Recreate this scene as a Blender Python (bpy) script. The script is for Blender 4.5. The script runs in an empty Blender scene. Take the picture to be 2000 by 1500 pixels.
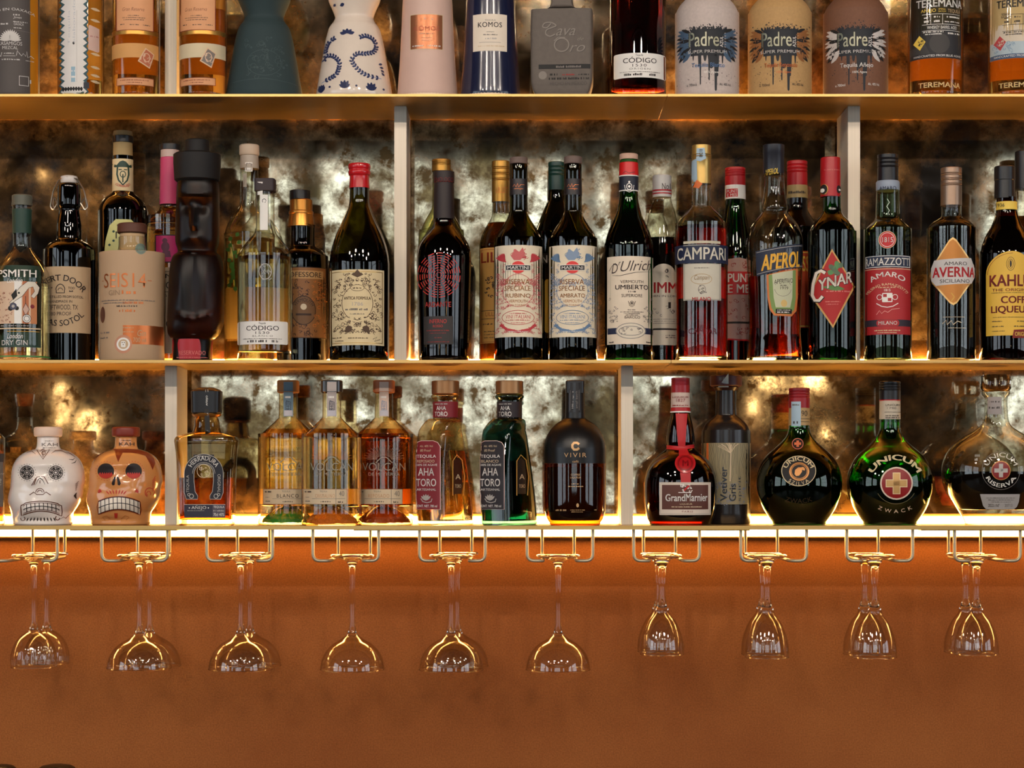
import bpy, bmesh, math, random
from mathutils import Vector, Matrix
from mathutils.bvhtree import BVHTree
from mathutils.geometry import tessellate_polygon

PI = math.pi
sc = bpy.context.scene
col = sc.collection
# ---------------------------------------------------------------- camera, exposure, light
F, D, EZ = 4000.0, 3.08, 1.5           # focal length in pixels, camera distance, eye height (m)
VX, VY = 1020.0, 937.0                 # where the optical axis meets the picture
cd = bpy.data.cameras.new('camera'); cam = bpy.data.objects.new('camera', cd); col.objects.link(cam)
cam.location = (0, -D, EZ); cam.rotation_euler = (PI/2, 0, 0)
cd.sensor_width = 36; cd.lens = F/2000*36
cd.shift_x = (1000-VX)/2000; cd.shift_y = (VY-750)/2000
cd.dof.use_dof = True; cd.dof.focus_distance = D+.02; cd.dof.aperture_fstop = 5.0
sc.camera = cam
sc.view_settings.view_transform = 'Standard'; sc.view_settings.look = 'None'
sc.view_settings.exposure = 0.0; sc.view_settings.gamma = 1; sc.view_settings.use_curve_mapping = False
cy = sc.cycles
cy.max_bounces = 12; cy.transparent_max_bounces = 24; cy.glossy_bounces = 6; cy.transmission_bounces = 8; cy.diffuse_bounces = 3
cy.caustics_reflective = False; cy.caustics_refractive = False
cy.sample_clamp_indirect = 6; cy.blur_glossy = .3
cy.use_denoising = True
w = bpy.data.worlds.new('world'); sc.world = w; w.use_nodes = True
w.node_tree.nodes['Background'].inputs[0].default_value = (.75, .85, 1, 1)
w.node_tree.nodes['Background'].inputs[1].default_value = 1.5

def area(name, loc, rot, sx, sy, e, c):
    l = bpy.data.lights.new(name, 'AREA'); l.shape = 'RECTANGLE'; l.size = sx; l.size_y = sy; l.energy = e; l.color = c
    o = bpy.data.objects.new(name, l); col.objects.link(o); o.location = loc; o.rotation_euler = rot; return o
# daylight just outside the windows of the far wall (they face the shelves)
WINS = [(-2.1, -1.32, 1.25, 3.45), (-1.26, -.48, 1.25, 3.45), (-.42, .36, 1.25, 3.45), (.42, 1.0, 1.25, 3.45), (2.75, 3.5, 1.0, 3.45), (-4.6, -3.8, 1.0, 3.45)]  # the last one, far left, is added for light on the bottle fronts
FARY = -8.8
DAYL = 4.4; SIDE_FILL = 5.5
for (x0, x1, z0, z1) in WINS:
    A = (x1-x0)*(z1-z0)
    area('window_daylight', ((x0+x1)/2, FARY-.16, (z0+z1)/2), (PI/2, 0, 0), x1-x0, z1-z0, DAYL*A, (.80, .95, .96))
FILL_WINS = [(-7.6, -5.2), (-4.6, -2.2)]  # side-wall windows added as soft fill light for the labels
for sx, rx in ((-1, XL_ := -5.5), (1, 6.0)):
    for (ya, yb) in FILL_WINS: area('side_fill_light', (rx+sx*.16, (ya+yb)/2, 2.2), (PI/2, 0, sx*PI/2), yb-ya, 2.3, SIDE_FILL*2.3*(yb-ya), (.86, .95, 1))
SPOTS = [(-2.2, -2.7), (-.75, -2.7), (.7, -2.7), (2.15, -2.7), (-2.6, -4.6), (-1.3, -4.6), (.1, -4.6), (1.4, -4.6), (2.7, -4.6)]
SPOT_W = 38; LZ = lambda y: 3.18 if y > -3 else 3.52
for (x, y) in SPOTS:
    l = bpy.data.lights.new('track_lamp_light', 'SPOT'); l.energy = SPOT_W*(1 if y > -3 else 2.1); l.color = (1, .86, .73)
    l.shadow_soft_size = .14 if y > -3 else .05; l.spot_size = 1.5; l.spot_blend = .8
    o = bpy.data.objects.new('track_lamp_light', l); col.objects.link(o); o.location = (x, y, LZ(y))
    d = Vector((x*.55, .05, 1.62)) - o.location
    o.rotation_euler = d.to_track_quat('-Z', 'Y').to_euler()
LED_LOW, LED_UP = 36.0, 80.0

# ---------------------------------------------------------------- helpers
def lin(c):
    return tuple((v/255/12.92 if v/255 <= .04045 else ((v/255+.055)/1.055)**2.4) for v in c)
def X(px, Y=0): return (px-VX)*(D+Y)/F
def Z(py, Y=0): return EZ+(VY-py)*(D+Y)/F
MATS = {}
def newmat(n):
    m = bpy.data.materials.new(n); m.use_nodes = True; m.node_tree.nodes.clear()
    return m, m.node_tree.nodes, m.node_tree.links
def paint(c, rough=.55, metal=0, var=.06, scale=60, spec=.4, coat=0):
    """procedural paper, ink, wax, metal: sRGB colour with a fine noise variation"""
    k = ('p', tuple(c), rough, metal, var, scale, spec, coat)
    if k in MATS: return MATS[k]
    m, N, L = newmat('finish_%02x%02x%02x' % tuple(int(v) for v in c)); o = N.new('ShaderNodeOutputMaterial'); p = N.new('ShaderNodeBsdfPrincipled')
    t = N.new('ShaderNodeTexCoord'); n = N.new('ShaderNodeTexNoise'); n.inputs['Scale'].default_value = scale; n.inputs['Detail'].default_value = 4
    r = N.new('ShaderNodeMapRange'); r.inputs[3].default_value = 1-var; r.inputs[4].default_value = 1+var
    h = N.new('ShaderNodeMix'); h.data_type = 'RGBA'; h.blend_type = 'MULTIPLY'; h.inputs[0].default_value = 1
    h.inputs[6].default_value = (*lin(c), 1)
    L.new(t.outputs['Object'], n.inputs['Vector']); L.new(n.outputs['Fac'], r.inputs[0]); L.new(r.outputs[0], h.inputs[7]); L.new(h.outputs[2], p.inputs['Base Color'])
    p.inputs['Roughness'].default_value = rough; p.inputs['Metallic'].default_value = metal; p.inputs['Specular IOR Level'].default_value = spec
    p.inputs['Coat Weight'].default_value = coat; p.inputs['Coat Roughness'].default_value = .08
    L.new(p.outputs[0], o.inputs[0]); MATS[k] = m; return m
def shell(c, edge=None, refl=.85, pw=2.6):
    """clear or tinted bottle glass as a wall: tint deepens where the wall is seen edge on, reflection grows there too"""
    edge = edge or tuple(v*.55 for v in c)
    k = ('s', tuple(c), tuple(edge), refl, pw)
    if k in MATS: return MATS[k]
    m, N, L = newmat('bottle_glass'); o = N.new('ShaderNodeOutputMaterial')
    lw = N.new('ShaderNodeLayerWeight'); lw.inputs[0].default_value = .5
    p2 = N.new('ShaderNodeMath'); p2.operation = 'POWER'; p2.inputs[1].default_value = pw; L.new(lw.outputs['Facing'], p2.inputs[0])
    mx = N.new('ShaderNodeMix'); mx.data_type = 'RGBA'; mx.inputs[6].default_value = (*lin(c), 1); mx.inputs[7].default_value = (*lin(edge), 1); L.new(p2.outputs[0], mx.inputs[0])
    tr = N.new('ShaderNodeBsdfTransparent'); L.new(mx.outputs[2], tr.inputs[0])
    gl = N.new('ShaderNodeBsdfGlossy'); gl.inputs['Roughness'].default_value = .03
    p3 = N.new('ShaderNodeMath'); p3.operation = 'POWER'; p3.inputs[1].default_value = 3.2; L.new(lw.outputs['Facing'], p3.inputs[0])
    ma = N.new('ShaderNodeMath'); ma.operation = 'MULTIPLY_ADD'; ma.inputs[1].default_value = refl; ma.inputs[2].default_value = .055; ma.use_clamp = True; L.new(p3.outputs[0], ma.inputs[0])
    ms = N.new('ShaderNodeMixShader'); L.new(ma.outputs[0], ms.inputs[0]); L.new(tr.outputs[0], ms.inputs[1]); L.new(gl.outputs[0], ms.inputs[2]); L.new(ms.outputs[0], o.inputs[0])
    MATS[k] = m; return m
def refr(c, ior=1.36, rough=0, bump=0, bs=300):
    """see-through liquid or solid glass"""
    k = ('r', tuple(c), ior, rough, bump, bs)
    if k in MATS: return MATS[k]
    m, N, L = newmat('liquid'); o = N.new('ShaderNodeOutputMaterial'); p = N.new('ShaderNodeBsdfPrincipled')
    p.inputs['Base Color'].default_value = (*lin(c), 1); p.inputs['Transmission Weight'].default_value = 1; p.inputs['IOR'].default_value = ior; p.inputs['Roughness'].default_value = rough
    if bump:
        t = N.new('ShaderNodeTexCoord'); n = N.new('ShaderNodeTexNoise'); n.inputs['Scale'].default_value = bs
        b = N.new('ShaderNodeBump'); b.inputs['Strength'].default_value = bump; b.inputs['Distance'].default_value = .002
        L.new(t.outputs['Object'], n.inputs['Vector']); L.new(n.outputs['Fac'], b.inputs['Height']); L.new(b.outputs[0], p.inputs['Normal'])
    L.new(p.outputs[0], o.inputs[0]); MATS[k] = m; return m
def paper(m):
    """the same paint on thin paper that lets light through"""
    k = ('t', m.name)
    if k in MATS: return MATS[k]
    m2 = m.copy(); N, L = m2.node_tree.nodes, m2.node_tree.links; p = next(n for n in N if n.type == 'BSDF_PRINCIPLED'); o = next(n for n in N if n.type == 'OUTPUT_MATERIAL')
    t = N.new('ShaderNodeBsdfTranslucent'); x = N.new('ShaderNodeMixShader'); x.inputs[0].default_value = .5
    L.new(p.inputs['Base Color'].links[0].from_socket, t.inputs[0]); L.new(p.outputs[0], x.inputs[1]); L.new(t.outputs[0], x.inputs[2]); L.new(x.outputs[0], o.inputs[0]); MATS[k] = m2; return m2
def emit(c, s):
    m, N, L = newmat('lamp_glow'); o = N.new('ShaderNodeOutputMaterial'); e = N.new('ShaderNodeEmission')
    e.inputs[0].default_value = (*c, 1); e.inputs[1].default_value = s; L.new(e.outputs[0], o.inputs[0]); return m

def link(name, bm, mats, parent=None, smooth=True, ang=38, kind=None):
    me = bpy.data.meshes.new(name); bm.to_mesh(me); bm.free()
    for m in (mats if isinstance(mats, (list, tuple)) else [mats]): me.materials.append(m)
    if smooth:
        me.shade_smooth()
        if ang: me.set_sharp_from_angle(angle=math.radians(ang))
    o = bpy.data.objects.new(name, me); col.objects.link(o)
    if parent:
        o.parent = parent; o.matrix_parent_inverse = Matrix.Translation(parent.location).inverted()
    if kind: o['kind'] = kind
    return o
def tag(o, label, cat, group=None):
    o['label'] = label; o['category'] = cat
    if group: o['group'] = group
    return o
def thing(name, loc, label, cat, group=None):
    o = bpy.data.objects.new(name, None); o.empty_display_size = .02; col.objects.link(o); o.location = loc
    return tag(o, label, cat, group)
def box(bm, x0, x1, y0, y1, z0, z1, bev=0):
    r = bmesh.ops.create_cube(bm, size=1); vs = r['verts']
    for v in vs: v.co = Vector(((x0+x1)/2+v.co.x*(x1-x0), (y0+y1)/2+v.co.y*(y1-y0), (z0+z1)/2+v.co.z*(z1-z0)))
    if bev:
        es = list({e for v in vs for e in v.link_edges}); bmesh.ops.bevel(bm, geom=es, offset=bev, segments=2, affect='EDGES')
    return bm
def smoothprof(pts, sub=5):
    """Catmull-Rom through (y, r); a point with a third item 1 stays sharp"""
    pts = [tuple(p) if len(p) > 2 else (p[0], p[1], 0) for p in pts]
    out = []; run = [pts[0]]; runs = []
    for p in pts[1:]:
        run.append(p)
        if p[2] == 1: runs.append(run); run = [p]
    if len(run) > 1: runs.append(run)
    for r in runs:
        n = len(r)
        for i in range(n-1):
            p0 = r[i-1] if i else r[0]; p1 = r[i]; p2 = r[i+1]; p3 = r[i+2] if i+2 < n else r[-1]
            k = sub if n > 2 else 1
            for j in range(k):
                t = j/k
                q = [.5*((2*p1[a])+(-p0[a]+p2[a])*t+(2*p0[a]-5*p1[a]+4*p2[a]-p3[a])*t*t+(-p0[a]+3*p1[a]-3*p2[a]+p3[a])*t**3) for a in (0, 1)]
                out.append((q[0], max(q[1], .3)))
        if r is runs[-1]: out.append(r[-1][:2])
    return out
def loft(bm, secs, cx, cyy, n=2, seg=48, rot=0, disp=None, caps=True):
    """secs: (z, half width, half depth, dx) in metres from top to bottom; n = 2 round, larger = squarer"""
    rings = []
    for (z, a, b, dx) in secs:
        ring = []
        for i in range(seg):
            t = 2*PI*i/seg; c, s = math.cos(t), math.sin(t)
            if n == 2: x, y = a*c, b*s
            else: x, y = a*math.copysign(abs(c)**(2/n), c), b*math.copysign(abs(s)**(2/n), s)
            if rot: x, y = x*math.cos(rot)-y*math.sin(rot), x*math.sin(rot)+y*math.cos(rot)
            v = Vector((cx+dx+x, cyy+y, z))
            if disp: v = disp(v, t)
            ring.append(bm.verts.new(v))
        rings.append(ring)
    for r0, r1 in zip(rings, rings[1:]):
        for i in range(seg):
            j = (i+1) % seg; bm.faces.new((r0[i], r1[i], r1[j], r0[j]))
    if caps:
        bm.faces.new(rings[0]); bm.faces.new(rings[-1][::-1])
    return rings
def tube(bm, pts, r, seg=8, caps=True):
    pts = [Vector(p) for p in pts]; rings = []; up = Vector((0, 0, 1)); prev = None
    for i, p in enumerate(pts):
        d = (pts[min(i+1, len(pts)-1)]-pts[max(i-1, 0)]).normalized()
        a = prev if prev is not None else (d.cross(up) if abs(d.dot(up)) < .95 else d.cross(Vector((1, 0, 0))))
        a = (a-d*a.dot(d)).normalized(); prev = a; b = d.cross(a)
        rr = r[i] if isinstance(r, (list, tuple)) else r
        rings.append([bm.verts.new(p+(a*math.cos(2*PI*k/seg)+b*math.sin(2*PI*k/seg))*rr) for k in range(seg)])
    for r0, r1 in zip(rings, rings[1:]):
        for k in range(seg):
            j = (k+1) % seg; bm.faces.new((r0[k], r0[j], r1[j], r1[k]))
    if caps: bm.faces.new(rings[0][::-1]); bm.faces.new(rings[-1])
def fillet(pts, rad, n=5):
    pts = [Vector(p) for p in pts]; out = [pts[0]]
    for i in range(1, len(pts)-1):
        a, b, c = pts[i-1], pts[i], pts[i+1]; u = (a-b).normalized(); v = (c-b).normalized()
        k = min(rad, (a-b).length/2.05, (c-b).length/2.05)
        p, q = b+u*k, b+v*k
        for j in range(n+1):
            t = j/n; out.append(p*(1-t)**2+b*2*t*(1-t)+q*t*t)
    out.append(pts[-1]); return out

# ---------------------------------------------------------------- lettering
TC = {}
def glyphs(s, bold=0, shear=0, spacing=1):
    k = (s, bold, shear, spacing)
    if k not in TC:
        cu = bpy.data.curves.new('t', 'FONT'); cu.body = s; cu.offset = min(bold, 0)*.35; cu.shear = shear; cu.space_character = spacing
        cu.resolution_u = 3; cu.fill_mode = 'FRONT' if hasattr(cu, 'fill_mode') else cu.fill_mode
        o = bpy.data.objects.new('t', cu); me = o.to_mesh()
        vs = [(v.co.x, v.co.y) for v in me.vertices]; fs = [tuple(p.vertices) for p in me.polygons]
        o.to_mesh_clear(); bpy.data.objects.remove(o); bpy.data.curves.remove(cu)
        if not vs: vs, fs = [(0, 0), (1, 0), (1, 1)], [(0, 1, 2)]
        if bold > 0:                     # a heavier face: the same letters struck again a little to each side
            n = len(vs); b_ = bold*.62; v0, f0 = vs, fs; vs, fs = [], []
            for q, (dx, dy) in enumerate(((-b_, -b_*.5), (b_, -b_*.5), (-b_, b_*.5), (b_, b_*.5))):
                vs += [(x+dx, y+dy) for x, y in v0]; fs += [tuple(i+q*n for i in f) for f in f0]
        x0 = min(v[0] for v in vs); x1 = max(v[0] for v in vs); y0 = min(v[1] for v in vs); y1 = max(v[1] for v in vs)
        TC[k] = ([((x-x0)/(x1-x0+1e-9), (y-y0)/(y1-y0+1e-9)) for x, y in vs], fs, (x1-x0)/(y1-y0+1e-9))
    return TC[k]
class Lab:
    """printing on a bottle, laid out flat and then laid onto the surface of the bottle"""
    def __init__(s, b, name, off=.22, step=5, ystep=0, parent=None, curved=True):
        s.b = b; s.name = name; s.off = off; s.step = step; s.ystep = ystep; s.items = []; s.mats = []; s.parent = parent or b.root; s.c = curved
        s.first = True; s.wy = None
    def add(s, vs, fs, m, k):
        if m not in s.mats: s.mats.append(m)
        s.items.append((vs, fs, s.mats.index(m), k)); return s
    def warp(s, x0, x1, t):
        if not s.c or s.b.n != 2: return x0+(x1-x0)*t
        R = s.b.rpx*1.01; c = s.b.cx
        q = lambda x: max(-.98, min(.98, (x-c)/R))
        a0, a1 = math.asin(q(x0)), math.asin(q(x1))
        return c+R*math.sin(a0+(a1-a0)*t)
    def poly(s, pts, m, k=None):
        k = (0 if s.first else 1) if k is None else k; s.first = False
        pts = [tuple(p) for p in pts]
        fs = [tuple(range(len(pts)))] if len(pts) < 5 else [tuple(t) for t in tessellate_polygon([[Vector((x, y, 0)) for x, y in pts]])]
        return s.add(pts, fs, m, k)
    def rect(s, x0, y0, x1, y1, m, k=None, r=0):
        if r:
            p = []
            for (cx, cy_, a) in ((x1-r, y0+r, -90), (x1-r, y1-r, 0), (x0+r, y1-r, 90), (x0+r, y0+r, 180)):
                for j in range(5):
                    t = math.radians(a+j*22.5); p.append((cx+r*math.cos(t), cy_+r*math.sin(t)))
            return s.poly(p, m, k)
        return s.poly([(x0, y0), (x1, y0), (x1, y1), (x0, y1)], m, k)
    def frame(s, x0, y0, x1, y1, w, m, k=2):
        for r in ((x0, y0, x1, y0+w), (x0, y1-w, x1, y1), (x0, y0+w, x0+w, y1-w), (x1-w, y0+w, x1, y1-w)): s.rect(*r, m, k)
        return s
    def disc(s, cx, cy_, r, m, k=None, ry=None, n=28):
        ry = ry or r; return s.poly([(cx+r*math.cos(2*PI*i/n), cy_+ry*math.sin(2*PI*i/n)) for i in range(n)], m, k)
    def ring(s, cx, cy_, r, w, m, k=2, ry=None, a0=0, a1=360, n=36):
        ry = ry or r; full = abs(a1-a0) >= 360
        return s.line([(cx+r*math.cos(math.radians(a0+(a1-a0)*i/n)), cy_+ry*math.sin(math.radians(a0+(a1-a0)*i/n))) for i in range(n+1)], w, m, k)
    def line(s, pts, w, m, k=2, taper=False):
        vs = []; fs = []; n = len(pts)
        for i, (x, y) in enumerate(pts):
            xa, ya = pts[max(i-1, 0)]; xb, yb = pts[min(i+1, n-1)]
            if i == 0 and n > 2 and abs(pts[0][0]-pts[-1][0])+abs(pts[0][1]-pts[-1][1]) < 1e-3: xa, ya = pts[-2]
            if i == n-1 and n > 2 and abs(pts[0][0]-pts[-1][0])+abs(pts[0][1]-pts[-1][1]) < 1e-3: xb, yb = pts[1]
            dx, dy = xb-xa, yb-ya; l = math.hypot(dx, dy) or 1
            ww = w*(1-.75*abs(2*i/(n-1)-1)) if taper else w
            vs += [(x-dy/l*ww/2, y+dx/l*ww/2), (x+dy/l*ww/2, y-dx/l*ww/2)]
        for i in range(n-1): fs.append((2*i, 2*i+1, 2*i+3, 2*i+2))
        return s.add(vs, fs, m, k)
    def txt(s, t, x0, x1, y0, y1, m, bold=.01, shear=0, k=3, slope=0, spacing=1):
        v, f, a = glyphs(t, bold, shear, spacing)
        return s.add([(s.warp(x0, x1, p[0]), y1-(y1-y0)*p[1]+slope*(p[0]-.5)*(x1-x0)) for p in v], f, m, k)
    def vtxt(s, t, x0, x1, y0, y1, m, bold=.01, k=3, down=False):
        v, f, a = glyphs(t, bold)
        if down: return s.add([(x0+(x1-x0)*p[1], y0+(y1-y0)*p[0]) for p in v], f, m, k)
        return s.add([(x1-(x1-x0)*p[1], y1-(y1-y0)*p[0]) for p in v], f, m, k)
    def arc(s, t, cx, cy_, R, h, a0, a1, m, bold=.01, k=3, under=False, spacing=1, ry=1):
        """lettering along a circle: a0..a1 degrees clockwise from the top; under = along the lower half"""
        v, f, a = glyphs(t, bold, 0, spacing); out = []
        for x, y in v:
            if under: r = R-h*y; g = math.radians(a0+(a1-a0)*x)
            else: r = R+h*y; g = math.radians(a0+(a1-a0)*x)
            out.append((cx+r*math.sin(g), cy_-r*math.cos(g)*ry))
        return s.add(out, f, m, k)
    def fine(s, x0, x1, y, h, m, seed=1, k=3, dens=.72):
        """a row of print too small to read"""
        r = random.Random(seed*977+int(y*7)); x = x0; vs = []; fs = []
        while x < x1-1:
            wl = r.uniform(.8, 2.0)*max(h*.35, .5); g = .55*max(h*.3, .5) if r.random() < dens else 1.3*h*.6
            wl = min(wl, x1-x); hh = h*r.choice((1, 1, .75)); i = len(vs)
            a, b = s.warp(x0, x1, (x-x0)/(x1-x0)), s.warp(x0, x1, (x+wl-x0)/(x1-x0))
            vs += [(a, y-hh), (b, y-hh), (b, y), (a, y)]; fs.append((i, i+1, i+2, i+3)); x += wl+g
        return s.add(vs, fs, m, k)
    def orn(s, x0, y0, x1, y1, n, m, seed=1, w=.9, holes=(), sym=None, rs=(2.2, 5), k=2):
        """scrollwork: little spirals and leaves"""
        r = random.Random(seed)
        for _ in range(n*6):
            if n <= 0: break
            cx, cy_ = r.uniform(x0, x1), r.uniform(y0, y1)
            if any(((cx-h[0])/h[2])**2+((cy_-h[1])/h[3])**2 < 1 for h in holes): continue
            R = r.uniform(*rs); a = r.uniform(0, 6.28); tn = r.choice((-1, 1)); n -= 1
            def em(mx):
                pts = [(mx*(R*(1-.75*i/11)*math.cos(a+tn*i*.48)), R*(1-.75*i/11)*math.sin(a+tn*i*.48)) for i in range(12)]
                return pts
            for mx in ((1, -1) if sym is not None else (1,)):
                ox = cx if mx == 1 else 2*sym-cx
                s.line([(ox+p[0], cy_+p[1]) for p in em(mx)], w, m, k)
                if r.random() < .6:
                    q = r.uniform(0, 6.28); s.leaf(ox+mx*R, cy_, R*.9, q, m, k)
        return s
    def leaf(s, x, y, l, a, m, k=2, w=.42):
        ca, sa = math.cos(a), math.sin(a)
        pts = [(0, 0), (.3, w*.8), (.6, w), (.85, w*.55), (1, 0), (.85, -w*.55), (.6, -w), (.3, -w*.8)]
        return s.add([(x+l*(u*ca-v*sa), y+l*(u*sa+v*ca)) for u, v in pts], [tuple(range(8))], m, k)
    def done(s, label=None):
        b = s.b; bvh = b.bvh(); Yf = b.Yf; bm = bmesh.new(); lay = bm.faces.layers.int.new('k')
        for vs, fs, mi, k in s.items:
            V = [bm.verts.new((x, y, 0)) for x, y in vs]
            for f in fs:
                try: fc = bm.faces.new([V[i] for i in f])
                except ValueError: continue
                fc.material_index = mi; fc[lay] = k
        bmesh.ops.triangulate(bm, faces=[f for f in bm.faces if len(f.verts) > 4])
        if not bm.verts: bm.free(); return None
        for ax, st in ((0, s.step), (1, s.ystep)):
            if not st: continue
            lo = min(v.co[ax] for v in bm.verts); hi = max(v.co[ax] for v in bm.verts); q = math.floor(lo/st)*st+st
            while q < hi:
                co = [0, 0, 0]; no = [0, 0, 0]; co[ax] = q; no[ax] = 1
                bmesh.ops.bisect_plane(bm, geom=bm.verts[:]+bm.edges[:]+bm.faces[:], plane_co=co, plane_no=no, dist=1e-5); q += st
        o = Vector((0, -D, 0))
        for v in bm.verts:
            k = max((f[lay] for f in v.link_faces), default=0)
            px, py = v.co.x, v.co.y; z = Z(py, Yf); hit = None
            for t in range(14):
                dv = Vector(((px-VX)/F, 1, 0)).normalized(); h = bvh.ray_cast(Vector((0, -D, z)), dv)
                if h[0] is not None and h[0].y < b.Yc+.004: hit = h; break
                px += (b.cx-px)*.03+(.6 if b.cx > px else -.6)
            if hit is None: v.co = Vector((X(b.cx, b.Yc), Yf, z)); continue
            nn = hit[1] if hit[1].y < 0 else -hit[1]
            v.co = hit[0]+nn*(s.off+.13*k)*.001
        for f in bm.faces:
            if f.normal.y > 0: f.normal_flip()
        bm.normal_update()
        for f in bm.faces:
            if f.normal.y > 0: f.normal_flip()
        ob = link(s.name, bm, s.mats, s.parent, smooth=True, ang=0)
        if label: ob['label'] = label
        return ob
class Bottle:
    def __init__(s, name, label, cx, prof, base, glass=None, r=None, Yc=None, liq=None, n=2, ratio=1, rot=0, cat='bottle', group=None, disp=None, dxs=None, seg=None, bodyname='glass_body', foot=3, hds=None, smooth=True, sub=5):
        rm = max(p[1] for p in prof); s.cx = cx; s.rpx = r or rm; s.n = n; s.ratio = ratio; s.rot = rot; s.base = base; s.seg = seg or (56 if n == 2 else 72)
        Rw = rm*D/F
        s.Yc = Yc if Yc is not None else Rw*ratio+.006
        s.Yf = s.Yc-rm*(D+s.Yc)/F*ratio; s.sc = (D+s.Yc)/F
        bz = {187: Z(183.5), 706: Z(703), 1027: Z(1027)}[base]; s.bz = bz
        s.root = thing(name, (X(cx, s.Yc), s.Yc, bz), label, cat, group)
        s.parts = []; s.disp = disp
        pr = smoothprof(prof, sub) if smooth else [p[:2] for p in prof]
        s.pr = pr; s.hds = hds; s.dxs = dxs
        if glass is not None:
            yb = VY-(bz-EZ)/s.sc
            pr = [p for p in pr if p[0] < yb-foot*1.3]
            rb = pr[-1][1] if pr else rm
            pr += [(yb-foot, rb), (yb-foot*.35, rb-foot*.35), (yb-.02, rb-foot)]
            s.pr = pr
            o = s.mk(bodyname, pr, glass, caps=True, n=n, disp=disp); s.parts.append(o)
        if liq:
            lv, lm = liq[0], liq[1]; ins = liq[2] if len(liq) > 2 else 1.4; bot = liq[3] if len(liq) > 3 else 5
            yb = VY-(bz-EZ)/s.sc
            q = [(y, rr-ins) for y, rr in s.pr if lv < y < yb-bot]
            q = [(lv, s.rad(lv)-ins)]+q+[(yb-bot, s.rad(yb-bot-2)-ins), (yb-bot+.8, (s.rad(yb-bot-2)-ins)*.94)]
            o = s.mk('liquid', q, lm, n=n, disp=disp); s.liq = o
    def rad(s, y):
        p = s.pr
        if y <= p[0][0]: return p[0][1]
        for a, b in zip(p, p[1:]):
            if a[0] <= y <= b[0]: return a[1]+(b[1]-a[1])*(y-a[0])/((b[0]-a[0]) or 1)
        return p[-1][1]
    def interp(s, tab, y):
        if not tab: return None
        if y <= tab[0][0]: return tab[0][1]
        for a, b in zip(tab, tab[1:]):
            if y <= b[0]: return a[1]+(b[1]-a[1])*(y-a[0])/(b[0]-a[0])
        return tab[-1][1]
    def mk(s, name, prof, mat, caps=True, n=2, disp=None, parent=None, seg=None, cxo=0, ratio=None):
        bm = bmesh.new(); secs = []
        for y, r in prof:
            hd = s.interp(s.hds, y) if (s.hds and n == s.n and n != 2) else None
            dx = s.interp(s.dxs, y) if (s.dxs and n == s.n and n != 2) else 0
            rt = s.ratio if (n == s.n and n != 2) or (s.n == 2) else 1
            if ratio is not None: rt = ratio
            b = hd*s.sc if hd else r*s.sc*(rt if r > 30 or ratio is not None else 1+(rt-1)*max(0, (r-22)/8))
            secs.append((EZ+(VY-y)*s.sc, r*s.sc, b, (dx+cxo)*s.sc))
        loft(bm, secs, X(s.cx, s.Yc), s.Yc, n=n, seg=seg or s.seg, rot=s.rot, disp=disp, caps=caps)
        bmesh.ops.recalc_face_normals(bm, faces=bm.faces)
        return link(name, bm, mat, parent or s.root)
    def cap(s, prof, mat, name='cap', n=2, smooth=False, solid=True, **k):
        pr = smoothprof(prof) if smooth else [tuple(p[:2]) for p in prof]
        if solid and len(pr) > 1:
            a, b = pr[0], pr[1]
            if abs(a[1]-b[1]) < 2: pr = [(a[0], a[1]-1.2), (a[0]+1.0, a[1])]+pr[1:]
        o = s.mk(name, pr, mat, n=n, **k); s.parts.append(o); return o
    def screw(s, y0, y1, r, mat, name='cap', knurl=True):
        """turned metal closure with rolled grooves"""
        pr = [(y0, r-1.5), (y0+1.2, r)]; h = y1-y0
        if knurl:
            for t in (.16, .2, .30, .34, .44, .48):
                y = y0+h*t; pr += [(y-1, r), (y, r-.9), (y+1, r)]
        pr.append((y1, r)); return s.cap(pr, mat, name, solid=False)
    def band(s, y0, y1, mat, name='wrap_label', x0=None, x1=None, off=.35, extend=False):
        """paper or foil that follows the body between two heights; x0/x1 = visible left and right edges"""
        ys = [y for y, r in s.pr if y0 < y < y1]; ys = [y0]+ys+[y1]; R = s.rad((y0+y1)/2)
        q = lambda x: math.asin(max(-1, min(1, (x-s.cx)/R)))
        a0 = -PI if x0 is None else q(x0); a1 = PI if x1 is None else q(x1)
        full = x0 is None and x1 is None
        N = 64 if full else max(8, int((a1-a0)/.09)); bm = bmesh.new(); rings = []
        kz = (D+s.Yf)/(D+s.Yc)
        for y in ys:
            r = s.rad(y)*s.sc+off*.001; z = max(s.bz+.0004, EZ+(VY-y)*s.sc*(kz if s.n == 2 else 1))
            rt = s.ratio if s.rad(y) > 30 else 1+(s.ratio-1)*max(0, (s.rad(y)-22)/8)
            rings.append([bm.verts.new((X(s.cx, s.Yc)+r*math.sin(a0+(a1-a0)*i/N), s.Yc-(r*rt)*math.cos(a0+(a1-a0)*i/N), z)) for i in range(N+1)])
        for r0, r1 in zip(rings, rings[1:]):
            for i in range(N): bm.faces.new((r0[i], r1[i], r1[i+1], r0[i+1]))
        if full: bmesh.ops.remove_doubles(bm, verts=bm.verts, dist=1e-6)
        o = link(name, bm, mat, s.root); s.parts.append(o); return o
    def back(s, y0, y1, mat, frac=.75):
        """label on the far side of the bottle, seen in the mirror"""
        ys = [y0]+[y for y, r in s.pr if y0 < y < y1]+[y1]; bm = bmesh.new(); rings = []; N = 14; a = math.asin(frac)
        for y in ys:
            r = s.rad(y)*s.sc+.0004; z = EZ+(VY-y)*s.sc
            rings.append([bm.verts.new((X(s.cx, s.Yc)+r*math.sin(-a+2*a*i/N), s.Yc+r*s.ratio*math.cos(-a+2*a*i/N), z)) for i in range(N+1)])
        for r0, r1 in zip(rings, rings[1:]):
            for i in range(N): bm.faces.new((r0[i], r0[i+1], r1[i+1], r1[i]))
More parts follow.
